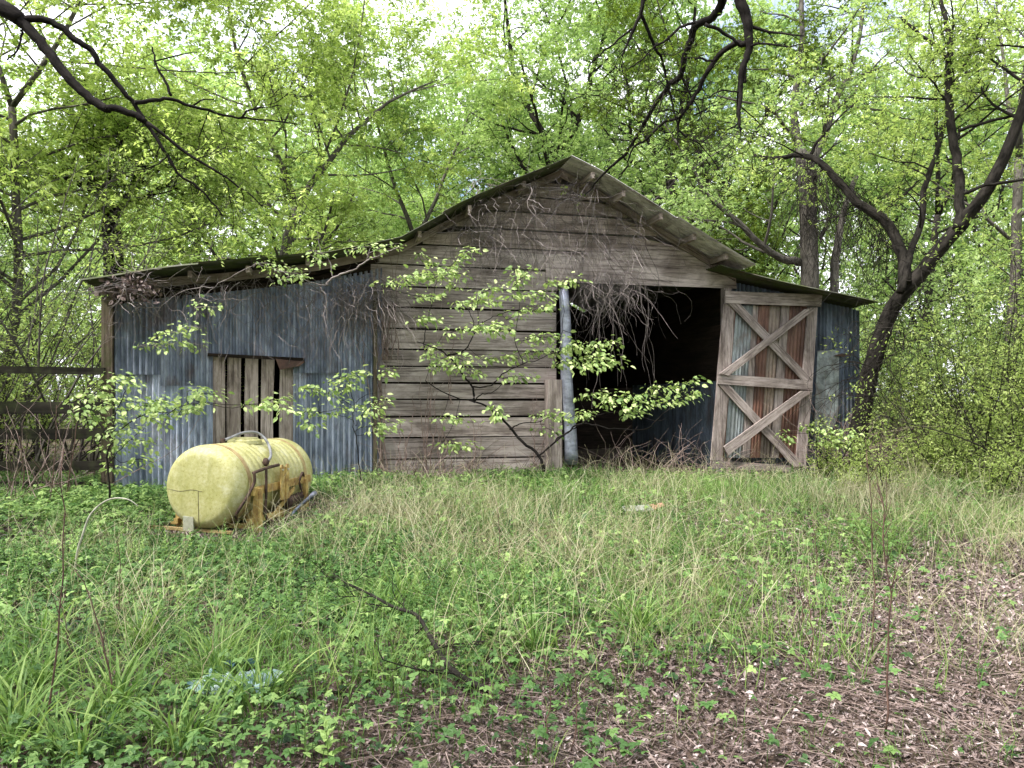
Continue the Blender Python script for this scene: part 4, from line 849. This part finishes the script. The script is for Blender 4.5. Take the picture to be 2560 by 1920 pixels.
sapling('climbing_vine', b, [([(1700, 290), (1740, 240), (1850, 200), (1950, 140), (2100, 70), (2170, 40)], .018, .006), ([(1660, 300), (1700, 380), (1670, 500)], .008, .004), ([(1740, 240), (1720, 130), (1660, 70), (1640, -60)], .007, .003), ([(1700, 290), (1600, 270), (1480, 220), (1250, 150)], .006, .003), ([(1250, 150), (1100, 230), (980, 300), (880, 420), (860, 560), (780, 690)], .006, .002), ([(980, 300), (800, 320), (640, 430), (600, 560), (620, 680)], .005, .002), ([(640, 430), (500, 420), (330, 300), (250, 250)], .006, .003)],
    [(1600, 100, 1700, 170), (1830, 80, 1990, 40), (1960, 90, 2170, 20), (1250, 150, 1400, 170), (1370, 200, 1560, 230), (1390, 260, 1560, 220), (1620, 90, 1690, 90), (500, 680, 620, 670), (620, 690, 760, 660), (650, 600, 790, 600), (770, 650, 940, 690), (780, 560, 900, 560), (860, 440, 1000, 430)],
    z4, 11.0, 'leafy vine branch climbing the eave of the left shed', .07, 6, 1.0, M_vine, M_leafS)
b = WD(2090, 1170, 12.4); b[2] = gz(b[0], 12.4)
sapling('seedling', b, [([(1010, 1420), (1020, 1300), (1100, 1220)], .006, .003), ([(1020, 1300), (930, 1200)], .004, .002)], [(870, 1150, 920, 1170), (960, 1170, 1020, 1170), (950, 1240, 1100, 1260), (1040, 1210, 1180, 1190), (1150, 1230, 1290, 1240), (1080, 1270, 1240, 1280), (700, 1200, 770, 1240)],
    lambda p: [Z2(*q) for q in p], 12.4, 'small seedling with broad pale leaves at the foot of the X-braced door', .08, 7, 1.2)

# ------------------------------------------------------------------ dead vines
def strands(mb, n, region, v, Lr, rad, seed, trop=(0, 0, -.10), wob=.32, d0=(0, 0, -1), k=3, seg=14):
    rng = RS(seed); x0, x1, y0, y1 = region
    for _ in range(n):
        p = BWp(rng.uniform(x0, x1), rng.uniform(y0, y1), rng.uniform(*v)); d = nrm(np.array(d0) + rng.normal(0, .7, 3))
        P = walk(p, d, rng.uniform(*Lr), seg, wob, trop, rng)
        q = (P[:, :2] - BP) @ BN; over = np.maximum(q + .04, 0); P[:, :2] -= over[:, None] * BN      # keep outside the wall
        mb.tube(P, [rad * rng.uniform(.4, 1.7), rad * .35], k, cap=False)
mb = MB()
strands(mb, 130, (1130, 1290, 480, 580), (-.45, -.05), (.8, 2.2), .0036, 1)
strands(mb, 165, (1290, 1620, 480, 620), (-.35, -.05), (.9, 2.2), .0036, 2)
strands(mb, 120, (1440, 1600, 680, 722), (-.30, -.06), (.3, 1.5), .0028, 3, wob=.34, trop=(0, 0, -.12))
strands(mb, 26, (1440, 1620, 690, 722), (-.25, -.06), (1.2, 2.3), .0045, 33, wob=.16, trop=(0, 0, -.14))
strands(mb, 70, (1180, 1500, 440, 480), (-.6, -.3), (.6, 1.6), .005, 4, trop=(0, 0, -.05))
tag(mb.build('dead_vines', M_vine), 'grey tangle of dead vines hanging down the gable and over the doorway', 'vines', kind='stuff')
mb = MB()
strands(mb, 130, (560, 950, 680, 740), (-.4, -.08), (.6, 1.9), .0040, 5)
strands(mb, 90, (800, 985, 700, 760), (-.3, -.08), (.6, 1.7), .0045, 15)
strands(mb, 60, (850, 990, 680, 760), (-.3, -.08), (.8, 1.8), .0045, 6)
strands(mb, 70, (280, 600, 690, 740), (-.65, -.2), (.5, 1.5), .0048, 7, trop=(0, 0, -.05))
tag(mb.build('dead_vines', M_vine), 'brown dead vines trailing from the eave over the corrugated wall', 'vines', kind='stuff')
mb = MB(); rng = RS(12)     # tangle on the arching limb and the vine-wrapped trunk
for _ in range(230):
    t = rng.uniform(0, 1); px = 1990 + 250 * t + rng.normal(0, 15); py = 400 + 240 * max(0, t - .15) + rng.normal(0, 18)
    P = walk(WD(px, py, rng.uniform(13.7, 14.8)), nrm(np.array((0, 0, -1.)) + rng.normal(0, .7, 3)), rng.uniform(.6, 2.4), 12, .26, (0, 0, -.1), rng); mb.tube(P, [.006, .003], 3, cap=False)
for _ in range(60):
    P = walk(WD(2024 + rng.normal(0, 22), rng.uniform(400, 560), 21.1), nrm(np.array((0, 0, -1.)) + rng.normal(0, .5, 3)), rng.uniform(1, 3), 12, .2, (0, 0, -.1), rng); mb.tube(P, [.012, .006], 3, cap=False)
for _ in range(150):   # loose loops round the leaning trunk and over the right shed
    t = rng.uniform(0, 1); p = WD(2175 + 150 * t + rng.normal(0, 35), 1000 - 330 * t + rng.normal(0, 25), rng.uniform(12.9, 13.5))
    P = walk(p, nrm(np.array((rng.normal(-.3, .8), rng.normal(-.2, .3), rng.normal(0, .8)))), rng.uniform(.5, 2.0), 14, .20, (0, 0, -.09), rng); q = (P[:, :2] - BP) @ BN; uu = (P[:, :2] - BP) @ BE; over = np.where(uu < uWR + .7, np.maximum(q + .8, 0), 0) ; P[:, :2] -= over[:, None] * BN
    mb.tube(P, [rng.uniform(.004, .009), .002], 4, cap=False)
tag(mb.build('dead_vines', M_bark), 'dark hanging vines draped over the arching limb right of the roof', 'vines', kind='stuff')
mb = MB(); rng = RS(13)    # brambles and dead sticks at the wall feet
for (x0, x1, n, v0, v1) in ((1560, 1830, 150, -.9, -.15), (1450, 1600, 50, -.6, 1.2), (2050, 2260, 260, -1.0, -.1), (960, 1120, 110, -.5, -.1), (1000, 1360, 110, -.6, -.1)):
    for _ in range(n):
        v = rng.uniform(v0, v1); u, _z = FU(rng.uniform(x0, x1), 1180, v); p = BW(u, v, 0); p[2] = gz(p[0], p[1])
        big = x0 == 2050; P = walk(p, nrm((rng.normal(0, .7), rng.normal(0, .5), rng.uniform(.4, 1.2) + big * .6)), rng.uniform(.35, 1.25) * (1.7 if big else 1), 9, .16, (0, 0, -.12), rng)
        if v < 0: q = (P[:, :2] - BP) @ BN; over = np.maximum(q + .06, 0); P[:, :2] -= over[:, None] * BN
        mb.tube(P, [.006, .002], 3, cap=False)
for _ in range(130):
    x = rng.uniform(-8.6, -5.9); y = rng.uniform(9.7, 11.2); P = walk((x, y, gz(x, y)), nrm((rng.normal(0, .5), rng.normal(0, .3), 1)), rng.uniform(.5, 1.9), 10, .14, (0, 0, -.04), rng); mb.tube(P, [.007, .002], 3, cap=False)
tag(mb.build('dead_brambles', M_bramble), 'reddish dead brambles at the threshold of the doorway and the foot of the walls', 'brambles', kind='stuff')
mb = MB(); rng = RS(19)
for (px, y0, y1, n) in ((1068, 1185, 900, 6), (1100, 1190, 1010, 5), (1010, 1180, 1000, 3), (955, 1190, 760, 8), (965, 900, 700, 9), (1180, 1180, 1060, 3), (1340, 1170, 990, 4), (1120, 1010, 900, 2)):
    for _ in range(n):
        a = BWp(px + rng.normal(0, 9), y0, -.07); P = [a]; e = BWp(px + rng.normal(0, 14), y1 + rng.normal(0, 40), -.06)
        P = a + (e - a) * np.linspace(0, 1, 16)[:, None]; w = np.cumsum(rng.normal(0, .022, 16)); P[:, :2] += w[:, None] * BE; P[:, :2] -= np.abs(rng.normal(0, .02, 16))[:, None] * BN
        mb.tube(P, [rng.uniform(.006, .012), .003], 4, cap=False)
tag(mb.build('climbing_stems', M_bramble), 'brown dead stems climbing the lower plank wall beside the corrugated sheets', 'vines', kind='stuff')
# bigger vine stems over the gable
vroot = tag(empty('vine', BWp(1300, 560, -.42)), 'pale thick vine stems branching across the boards under the ridge', 'vine'); vb = BWp(1300, 560, -.42)
def z3(pts): return [(900 + .4521 * x, 350 + .4521 * y) for x, y in pts]
for pts, ra in (([(1340, 200), (1260, 240), (1210, 310), (1120, 340), (1060, 420), (1010, 490)], .016), ([(1210, 310), (1140, 270), (1020, 265), (900, 250), (860, 210)], .013), ([(900, 250), (960, 290), (880, 340), (800, 410)], .010),
                ([(1330, 210), (1300, 330), (1290, 410), (1260, 490), (1250, 600), (1250, 640)], .009), ([(1250, 620), (1190, 700), (1170, 780)], .006), ([(1250, 620), (1290, 700)], .006), ([(1300, 420), (1320, 560), (1320, 660)], .007), ([(760, 700), (800, 655), (880, 650), (925, 680), (930, 740)], .008),
                ([(1740, 430), (1770, 540), (1740, 620), (1690, 700)], .006), ([(1380, 200), (1450, 330), (1560, 420), (1580, 450)], .009)):
    P = np.array([BWp(x, y, -.42) for x, y in z3(pts)]); mb = MB(); mb.tube(smooth_path(P, len(pts) * 4) - vb, [ra, ra * .5], 5); mb.build('stem', M_vine, vroot, smooth=True)
# dry leaf clump caught on the left eave
b = BWp(325, 722, -.75); mb = MB(); rng = RS(14); n = 230
P = rng.normal(0, 1, (n, 3)) * (.20, .08, .08); P[:, 2] -= .4 * np.clip(P[:, 0], 0, 1) ** 2
mb.inst(fold_leaf(.4, .3, .2), P, frames(rng.normal(0, 1, (n, 3)), rng.normal(0, 1, (n, 3))), rng.uniform(.04, .10, n), np.clip(rng.normal(.4, .18, n), 0, 1))
for _ in range(50): mb.tube(walk(rng.normal(0, .12, 3), rng.normal(0, 1, 3), rng.uniform(.3, .8), 6, .3, (0, 0, -.05), rng), [.006, .003], 3, mi=1, cap=False)
tag(mb.build('dry_leaf_clump', [M_litter, M_vine], loc=b), 'clump of dead brown leaves and twigs caught on the left eave', 'leaf clump')
#VEG2
# ------------------------------------------------------------------ ground vegetation
def pn(x, y, s, sc=1.0):
    r = RS(s); v = 0
    for k in range(7):
        a = r.uniform(0, 6.28); f = sc * (0.6 + .45 * k); v = v + np.sin((x * np.cos(a) + y * np.sin(a)) * f + r.uniform(0, 6.28)) / (1 + .25 * k)
    return v / 3.2
def litter_edge(x): return np.interp(x, [-6, -2.0, -.5, .58, 2.2, 5.9, 9], [1.2, 1.8, 2.9, 4.4, 6.5, 8.9, 9.6])
def bare(x, y):           # 1 in the leaf litter, 0 in the green
    return 1 / (1 + np.exp(-((litter_edge(x) - y) * 1.25 + 1.5 * pn(x, y, 5, 1.6))))
def scatter(n, y0, y1, rng, wide=.74, extra=.6):
    y = np.sqrt(rng.uniform(y0 ** 2, y1 ** 2, n)); x = rng.uniform(-1, 1, n) * (wide * y + extra)
    q = (x - BP[0]) * BN[0] + (y - BP[1]) * BN[1]; u = (x - BP[0]) * BE[0] + (y - BP[1]) * BE[1]
    ok = ~((q > -.06) & (u > uWL - .1) & (u < uWR + .1))
    dt = (x - A0[0]) * dA[0] + (y - A0[1]) * dA[1]; wt = -(x - A0[0]) * dA[1] + (y - A0[1]) * dA[0]
    return x[ok], y[ok], ((dt > -.35) & (dt < 2.0) & (wt < .5) & ((wt > -.62) | ((wt > -1.0) & (rng.uniform(0, 1, len(wt)) < .7))))[ok]
# leaf litter
rng = RS(201); LIT = [fold_leaf(.17, .25, .12), fold_leaf(.30, -.35, .20), fold_leaf(.11, .4, .05)]
mb = MB()
for tmpl in LIT:
    x, y, ut = scatter(260000, 2.6, 13.2, rng); p = np.clip(bare(x, y) * 1.05 + .20, 0, 1) * np.clip(7 / y, .25, 1) ** .6
    k = rng.uniform(0, 1, len(x)) < p; x = x[k]; y = y[k]; n = len(x); a = rng.uniform(0, 6.28, n)
    P = np.stack([x, y, hgt(x, y) + rng.uniform(.003, .03, n)], 1); D = np.stack([np.cos(a), np.sin(a), rng.normal(0, .28, n)], 1)
    pale = .14 * pn(x, y, 9, 1.1) + .22 * np.clip((x - 1.5) / 3, 0, 1) * np.clip((7.5 - y) / 3, 0, 1)
    mb.inst(tmpl, P, frames(D, nrm(np.array((0, 0, 1.)) + rng.normal(0, .55, (n, 3)))), (.014 + .044 * rng.uniform(0, 1, n) ** 2.6) * np.clip(y / 5, .85, 1.6), np.clip(rng.normal(.44, .24, n) + pale, 0, 1))
for _ in range(2600):   # fallen twigs and flattened dead stems in the litter
    y = rng.uniform(3.0, 9); x = rng.uniform(-.3, .72) * y
    if bare(x, y) < .35 or rng.uniform() > .25 + .75 * (pn(x, y, 21, 1.4) > .1): continue
    a = rng.uniform(0, 6.28); P = walk((x, y, gz(x, y) + .02), (math.cos(a), math.sin(a), .05), rng.uniform(.15, .7), 6, .12, (0, 0, 0), rng); P[:, 2] = hgt(P[:, 0], P[:, 1]) + .02 + rng.uniform(0, .03)
    mb.tube(P, [rng.uniform(.001, .003), .001], 3, mi=1, cap=False)
tag(mb.build('leaf_litter', [M_litter, M_bramble]), 'brown and pinkish leaf litter carpeting the ground, thickest at the lower right', 'leaf litter', kind='stuff')
# low broad leaved ground cover
def cluster(k, w=.36):
    V = []; Lp = []; S = []; T0, TL, TS = fold_leaf(w, -.16, .06); T0 = np.array(T0)
    angs = {3: (0, 78, -78), 5: (0, 52, -52, 108, -108)}[k]
    for a in angs:
        c, s = math.cos(R_(a)), math.sin(R_(a)); sc_ = 1.0 if a == 0 else .85
        Q = T0 * sc_ @ np.array(((c, s, 0), (-s, c, 0), (0, 0, 1))); Q[:, 0] += .08; Lp += [q + len(V) for q in TL]; S += TS; V += [tuple(q) for q in Q]
    return (V, Lp, S)
mb = MB(); rng = RS(202)
for tmpl, cnt, sz in ((cluster(3), 52000, .034), (cluster(5, .30), 26000, .042), (cluster(3, .22), 34000, .036)):
    x, y, ut = scatter(cnt, 2.7, 13.0, rng)
    left = 1 / (1 + np.exp((x - .2 - .12 * y + .9 * pn(x, y, 6, .9)) * 1.1))
    p = (1 - bare(x, y)) * (.18 + .82 * left) * np.clip(.75 + .6 * pn(x, y, 7, 1.6), .12, 1) + .045
    k = (rng.uniform(0, 1, len(x)) < p) & ~ut; x = x[k]; y = y[k]; n = len(x); a = rng.uniform(0, 6.28, n)
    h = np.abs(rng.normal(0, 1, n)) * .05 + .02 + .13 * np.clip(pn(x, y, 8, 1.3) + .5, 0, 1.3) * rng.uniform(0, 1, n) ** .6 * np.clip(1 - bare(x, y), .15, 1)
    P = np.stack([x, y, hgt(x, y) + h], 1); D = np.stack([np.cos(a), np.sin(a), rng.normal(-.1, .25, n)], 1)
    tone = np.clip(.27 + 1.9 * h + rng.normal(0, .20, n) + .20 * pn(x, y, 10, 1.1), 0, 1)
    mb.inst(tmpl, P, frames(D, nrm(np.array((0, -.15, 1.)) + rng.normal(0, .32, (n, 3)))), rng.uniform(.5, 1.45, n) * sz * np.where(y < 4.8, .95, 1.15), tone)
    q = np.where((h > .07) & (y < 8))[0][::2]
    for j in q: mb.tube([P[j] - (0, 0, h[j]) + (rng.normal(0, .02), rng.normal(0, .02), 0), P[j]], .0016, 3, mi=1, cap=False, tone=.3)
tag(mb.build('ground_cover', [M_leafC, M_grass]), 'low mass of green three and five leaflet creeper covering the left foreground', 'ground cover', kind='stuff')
# grass
def blade(bend, w):
    n = 5; V = []
    for q in range(n):
        t = q / (n - 1); x = bend * t * t; z = t * math.sqrt(max(.15, 1 - (bend * t) ** 2 * .8)); ww = w * (1 - t) ** .7 + .0008
        V += [(x, -ww, z), (x, ww, z)]
    return (V, [i for q in range(n - 1) for i in (2 * q, 2 * q + 1, 2 * q + 3, 2 * q + 2)], [4] * (n - 1))
def rotz(a, lean=None, rng=None):
    n = len(a); z = nrm(np.array((0, 0, 1.)) + rng.normal(0, lean, (n, 3)) * (1, 1, .1)); x = np.stack([np.cos(a), np.sin(a), 0 * a], 1); y = nrm(np.cross(z, x)); x = np.cross(y, z); return np.stack([x, y, z], -1)
def wallfade(x, y):
    q = (x - BP[0]) * BN[0] + (y - BP[1]) * BN[1]; return np.where(x < 6, np.clip(.50 + (-q) * .16, .45, 1), 1)
def grass(mb, cnt, y0, y1, prob, hfun, tmpl, rng, tone, lean=.22, nper=5, sp=.03, mi=0):
    x, y, ut = scatter(cnt, y0, y1, rng); k = (rng.uniform(0, 1, len(x)) < prob(x, y)) & ~ut; x = np.repeat(x[k], nper); y = np.repeat(y[k], nper); n = len(x)
    x = x + rng.normal(0, sp, n); y = y + rng.normal(0, sp, n); h = hfun(x, y) * rng.uniform(.45, 1.2, n) * wallfade(x, y)
    tn = np.clip(np.repeat(rng.normal(0, .1, n // nper), nper) + tone + rng.normal(0, .15, n), 0, 1)
    mb.inst(tmpl, np.stack([x, y, hgt(x, y) - .01], 1), rotz(rng.uniform(0, 6.28, n), lean, rng), h, tn, mi)
mb = MB(); rng = RS(203)
mid = lambda x, y: (1 - bare(x, y)) * np.clip(.55 + .7 * pn(x, y, 12, 1.1) + .25 * np.clip((x + 1) / 2, -1, 1), .05, 1)
grass(mb, 9000, 3.2, 13.0, mid, lambda x, y: .22 + .10 * pn(x, y, 13, 1.2), blade(.45, .013), rng, .5)
grass(mb, 11000, 4.0, 13.0, mid, lambda x, y: .38 + .16 * pn(x, y, 14, 1.0), blade(.65, .006), rng, .55, .30)
grass(mb, 3500, 3.0, 9.0, lambda x, y: bare(x, y) * (pn(x, y, 31, 2.0) > .15) * .8, lambda x, y: .17 + 0 * x, blade(.5, .010), rng, .5, .35, 6, .04)
# lush long-bladed clumps, lower left
cl = [(-2.35, 3.7), (-2.0, 3.9), (-1.65, 4.3), (-2.6, 4.2), (-1.3, 4.0), (-1.9, 3.35), (-2.25, 3.45), (-1.5, 3.5), (-3.0, 4.9), (-2.4, 5.0), (-1.1, 5.6), (-.95, 5.9), (1.9, 8.0), (2.2, 7.7), (1.5, 7.6), (.15, 4.9), (3.9, 8.4), (.9, 5.3), (-2.75, 3.95), (-1.8, 4.7), (-.9, 6.2)]
for (cx, cy) in cl:
    n = 90 if cy < 7 else 160; a = rng.uniform(0, 6.28, n); rr = np.abs(rng.normal(0, .11, n)) * (1 if cy < 7 else 1.8); x = cx + rr * np.cos(a); y = cy + rr * np.sin(a)
    s = rng.uniform(.16, .40, n); mb.inst(blade(.8, .022 if cy < 7 else .010), np.stack([x, y, hgt(x, y) - .01], 1), rotz(a + rng.normal(0, .6, n), .28, rng), s, np.clip(rng.normal(.55, .17, n), 0, 1))
tag(mb.build('green_grass', M_grass), 'tufts of fresh green grass across the clearing', 'grass', kind='stuff')
mb = MB(); rng = RS(204)
dry = lambda x, y: np.clip((1 - bare(x, y)) * np.clip(.35 + .8 * pn(x, y, 15, .9) + .35 * np.clip((x + 1.2) / 2, -1, 1), .02, 1) + .05, 0, 1)
grass(mb, 8000, 4.3, 13.2, lambda x, y: dry(x, y) * (.35 + 1.1 * (pn(x, y, 41, 1.5) > -.05)), lambda x, y: .44 + .18 * pn(x, y, 16, 1.3), blade(.5, .0036), rng, .5, .40, 5, .06)
for _ in range(7500):   # wispy, curling dead stems
    y = math.sqrt(rng.uniform(4.6 ** 2, 12.6 ** 2)); x = rng.uniform(-.35, .7) * y
    if rng.uniform() > dry(x, y) * (1.3 if pn(x, y, 22, 1.0) > -.1 else .3): continue
    if (np.array((x, y)) - BP) @ BN > -.1: continue
    P = walk((x, y, gz(x, y)), nrm((rng.normal(0, .45), rng.normal(0, .45), 1)), rng.uniform(.25, .85), 6, .25, (0, 0, -.06), rng); mb.tube(P, [.0022, .001], 3, cap=False, tone=float(np.clip(rng.normal(.55, .2), 0, 1)))
grass(mb, 2600, 3.2, 9.0, lambda x, y: np.clip(.35 * bare(x, y) + .15, 0, 1) * (pn(x, y, 17, 1.5) > -.1), lambda x, y: .22 + 0 * x, blade(.5, .007), rng, .45, .55, 4, .05)
grass(mb, 900, 8.6, 11.2, lambda x, y: (np.abs(x - 1.5) < 4) * .7, lambda x, y: .5 + 0 * x, blade(.35, .003), rng, .65, .25, 4, .05)
tag(mb.build('dry_grass', M_hay), 'wispy straw coloured dead grass in the middle of the clearing', 'grass', kind='stuff')
# upright weeds
def weed():
    V = []; Lp = []; S = []; rr = RS(5); T0, TL, TS = fold_leaf(.22, -.25, .05); T0 = np.array(T0)
    for k in range(22):
        t = .12 + .88 * k / 22; a = k * 2.4; ln = .24 * (1.15 - t); el = R_(25 + 35 * t); x = np.array((math.cos(a) * math.cos(el), math.sin(a) * math.cos(el), math.sin(el)))
        y = nrm(np.cross((0, 0, 1), x)); z = np.cross(x, y); Q = T0 * ln @ np.stack([x, y, z]) + (0, 0, t); Lp += [q + len(V) for q in TL]; S += TS; V += [tuple(q) for q in Q]
    n0 = len(V); V += [(-.01, -.006, 0), (.01, -.006, 0), (0, .012, 0), (0, 0, 1)]; Lp += [n0, n0 + 1, n0 + 3, n0 + 1, n0 + 2, n0 + 3, n0 + 2, n0, n0 + 3]; S += [3, 3, 3]
    return (V, Lp, S)
mb = MB(); rng = RS(205); x, y, ut = scatter(11000, 3.2, 13, rng)
k = (rng.uniform(0, 1, len(x)) < (1 - bare(x, y)) * np.clip(.25 + .9 * pn(x, y, 18, 1.0), 0, 1)) & ~ut; x = x[k]; y = y[k]; n = len(x)
mb.inst(weed(), np.stack([x, y, hgt(x, y)], 1), rotz(rng.uniform(0, 6.28, n), .12, rng), rng.uniform(.10, .34, n), np.clip(rng.normal(.55, .2, n), 0, 1))
for (cx, cy, nn, sp_) in ((5.4, 11.3, 25, .6), (-.2, 11.9, 50, .5), (.9, 12.2, 40, .4), (-4.7, 10.4, 80, .7), (-2.3, 11.2, 60, .6)):
    x = rng.normal(cx, sp_, nn); y = rng.normal(cy, sp_ * .5, nn); q = (x - BP[0]) * BN[0] + (y - BP[1]) * BN[1]; ok = q < -.15; x = x[ok]; y = y[ok]; nn = len(x)
    mb.inst(weed(), np.stack([x, y, hgt(x, y)], 1), rotz(rng.uniform(0, 6.28, nn), .2, rng), rng.uniform(.2, .5, nn) * wallfade(x, y), np.clip(rng.normal(.5, .18, nn), 0, 1))
tag(mb.build('weeds', M_leafC), 'leafy upright weeds growing through the grass', 'weeds', kind='stuff')

# ------------------------------------------------------------------ single things on the ground
def stalk(px0, py0, px1, py1, label, r0=.006, twigs=5, seed=1, bend=.03, mat=M_stalk, group='dry stalks standing in the clearing'):
    rng = RS(seed); g = WG(px0, py0); D = g[1]; top = WD(px1, py1, D)
    P = np.array([g + (top - g) * t for t in np.linspace(0, 1, 10)]); P[:, 0] += bend * np.sin(np.linspace(0, 3.1, 10)) ; P += rng.normal(0, .006, P.shape)
    mb = MB(); mb.tube(P - g, [r0, r0 * .35], 5)
    Ln = np.linalg.norm(top - g)
    for _ in range(twigs):
        p, d = sub(P - g, rng.uniform(.35, .97)); mb.tube(walk(p, d + rng.normal(0, .5, 3), Ln * rng.uniform(.06, .2), 4, .1, (0, 0, .05), rng), [r0 * .45, r0 * .2], 3, cap=False)
    return tag(mb.build('dry_stalk', mat, smooth=True, loc=g), label, 'stalk', group)
stalk(116, 1840, 160, 1120, 'tall straight dark stalk rising at the far left of the foreground', .0055, 4, 1)
stalk(290, 1790, 195, 1420, 'dark stalk leaning left in the lower left weeds', .006, 2, 2)
stalk(172, 1700, 140, 1490, 'short thin stalk beside the tall dark one at the left', .004, 2, 3)
stalk(2213, 1850, 2195, 1200, 'tallest branched dry stalk standing in the leaf litter on the right', .006, 14, 4)
stalk(2180, 1640, 2165, 1130, 'dry stalk with a feathery top left of the tallest one', .0055, 16, 5)
stalk(2002, 1600, 1990, 1440, 'pair of bare dark twigs, left one, low in the right litter', .006, 5, 6)
stalk(2022, 1690, 2015, 1480, 'twiggy upright stalk low in the middle of the right litter', .006, 6, 7)
stalk(2035, 1480, 2030, 1300, 'thin stalk in front of the grass on the right', .005, 5, 8)
stalk(1242, 1440, 1240, 1250, 'single thin stalk in the middle of the dry grass', .006, 3, 9)
stalk(1430, 1880, 1425, 1600, 'thin reddish stalk at the bottom centre right', .004, 3, 10)
stalk(1355, 1890, 1362, 1620, 'thin reddish stalk at the bottom centre', .004, 3, 11)
stalk(455, 1790, 545, 1500, 'pale straw stem leaning right above the creeper, left of centre', .004, 1, 12, .04, M_hay)
stalk(285, 1590, 290, 1340, 'slim stalk between the arching cane and the tank', .004, 3, 13)
stalk(55, 1250, 50, 1090, 'dark stub of a stem before the rail fence', .012, 2, 14)
stalk(620, 1860, 615, 1720, 'short dark stalk beside the torn plastic sheet', .004, 1, 15)
stalk(160, 1260, 200, 990, 'reddish cane leaning before the rail fence', .010, 2, 16, .02)
stalk(128, 1260, 140, 1010, 'second reddish cane, upright, before the rail fence', .009, 3, 17, .02)
M_scrap0 = simple_mat('pale_cane', (0.22, 0.21, 0.17), (0.46, 0.45, 0.38), 20, 0.7)
# arching pale cane
def zC(pts): return [(.4069 * x, 900 + .4069 * y) for x, y in pts]
g = WG(190, 1450); mb = MB(); P = np.array([WD(x, y, g[1]) for x, y in zC([(466, 1350), (465, 1250), (480, 1160), (510, 1070), (550, 960), (620, 885), (700, 850), (790, 858), (850, 900)])]); mb.tube(smooth_path(P, 30) - g, [.008, .010, .008, .004], 7)
tag(mb.build('arching_cane', M_scrap0, smooth=True, loc=g), 'pale whitish cane arching over the weeds left of the tank', 'cane')
# fallen branch
def zD(pts): return [(.5787 * x, 1200 + .5787 * y) for x, y in pts]
def gpath(pts, lift):
    out = []
    for (x, y), l in zip(pts, lift):
        g = WG(x, y + 25); out.append(g + (0, 0, l))
    return np.array(out)
mb = MB(); rng = RS(33); P = gpath(zD([(2110, 905), (2040, 890), (1950, 870), (1900, 820), (1860, 770), (1800, 690), (1700, 665), (1600, 600), (1500, 530), (1440, 480)]), [.05, .07, .12, .15, .18, .22, .24, .24, .22, .22]); g0 = P[0].copy(); S_ = smooth_path(P, 40) - g0
mb.tube(S_, [.019, .015, .011, .005], 7); out = []; tw = []; sprout(S_, .014, .006, rng, [(11, .38, .55, .15, .02), (3, .2, .6, .2, 0)], out, tw, 0, .15)
for (Q, a, b_, lv) in out: mb.tube(Q, [a, a * .4], 4, cap=False)
tag(mb.build('fallen_branch', M_bark, smooth=True, loc=g0), 'dark fallen branch lying in the creeper in the centre foreground', 'branch')
# torn plastic sheet and scrap board
def crumple(w, h, seed, amp):
    rng = RS(seed); nx_, ny_ = 34, 22; V = []
    X_, Y_ = np.meshgrid(np.linspace(-w, w, nx_), np.linspace(-h, h, ny_)); Z_ = np.zeros_like(X_)
    for k in range(9): a = rng.uniform(0, 6.28); f = rng.uniform(8, 45); Z_ += amp * (np.abs(np.sin((X_ * math.cos(a) + Y_ * math.sin(a)) * f + rng.uniform(0, 6))) - .5) / (1 + f * .03)
    e = 1 - .18 * np.abs(np.sin(Y_ * 40)) * (np.abs(X_) / w); X_ = X_ * e * (1 - .25 * (Y_ / h) ** 2); Y_ = Y_ * (1 - .35 * (X_ / w) ** 2) + .03 * np.sin(X_ * 30)
    V = np.stack([X_, Y_, Z_ + .05], -1).reshape(-1, 3); i = np.arange(ny_ - 1)[:, None] * nx_; j = np.arange(nx_ - 1)[None]
    return V, np.stack([i + j, i + j + 1, i + nx_ + j + 1, i + nx_ + j], -1).reshape(-1, 4)
M_plastic = simple_mat('torn_plastic', (0.12, 0.24, 0.25), (0.42, 0.50, 0.48), 16, 0.45)
g = WG(590, 1740); mb = MB(); V, Q = crumple(.26, .15, 4, .03); mb.add(V, Q.ravel(), np.full(len(Q), 4)); mb.add(V - (0, 0, .004), Q[:, ::-1].ravel(), np.full(len(Q), 4))
o = tag(mb.build('plastic_sheet', M_plastic, smooth=True, loc=g + (0, 0, .01), rz=.1), 'crumpled pale blue and white plastic sheet half buried in the creeper', 'litter')
M_dkblue = simple_mat('dark_blue_plastic', (0.01, 0.03, 0.05), (0.05, 0.12, 0.16), 12, 0.4)
mb = MB(); V, Q = crumple(.09, .05, 6, .03); mb.add(V + (-.02, .17, .03), Q.ravel(), np.full(len(Q), 4)); mb.build('dark_corner', M_dkblue, o, smooth=True)
M_scrap = simple_mat('weathered_scrap', (0.14, 0.14, 0.125), (0.34, 0.34, 0.31), 10, 0.8); M_orange = simple_mat('orange_paint', (0.24, 0.12, 0.08), (0.38, 0.21, 0.15), 10, 0.8)
g = WG(1605, 1290); t = tag(empty('scrap_board', g + (0, 0, .06), .2), 'pale scrap board with an orange end lying on the grass before the doorway', 'board')
mb = MB(); mb.prism([(-.25, -.09, .0), (.12, -.10, .01), (.12, .08, .05), (-.24, .08, .04)], (0, 0, .02)); mb.build('board', M_scrap, t)
mb = MB(); mb.prism([(.122, -.10, .01), (.28, -.04, .05), (.30, .08, .07), (.122, .08, .05)], (0, 0, .02)); mb.build('painted_end', M_orange, t)
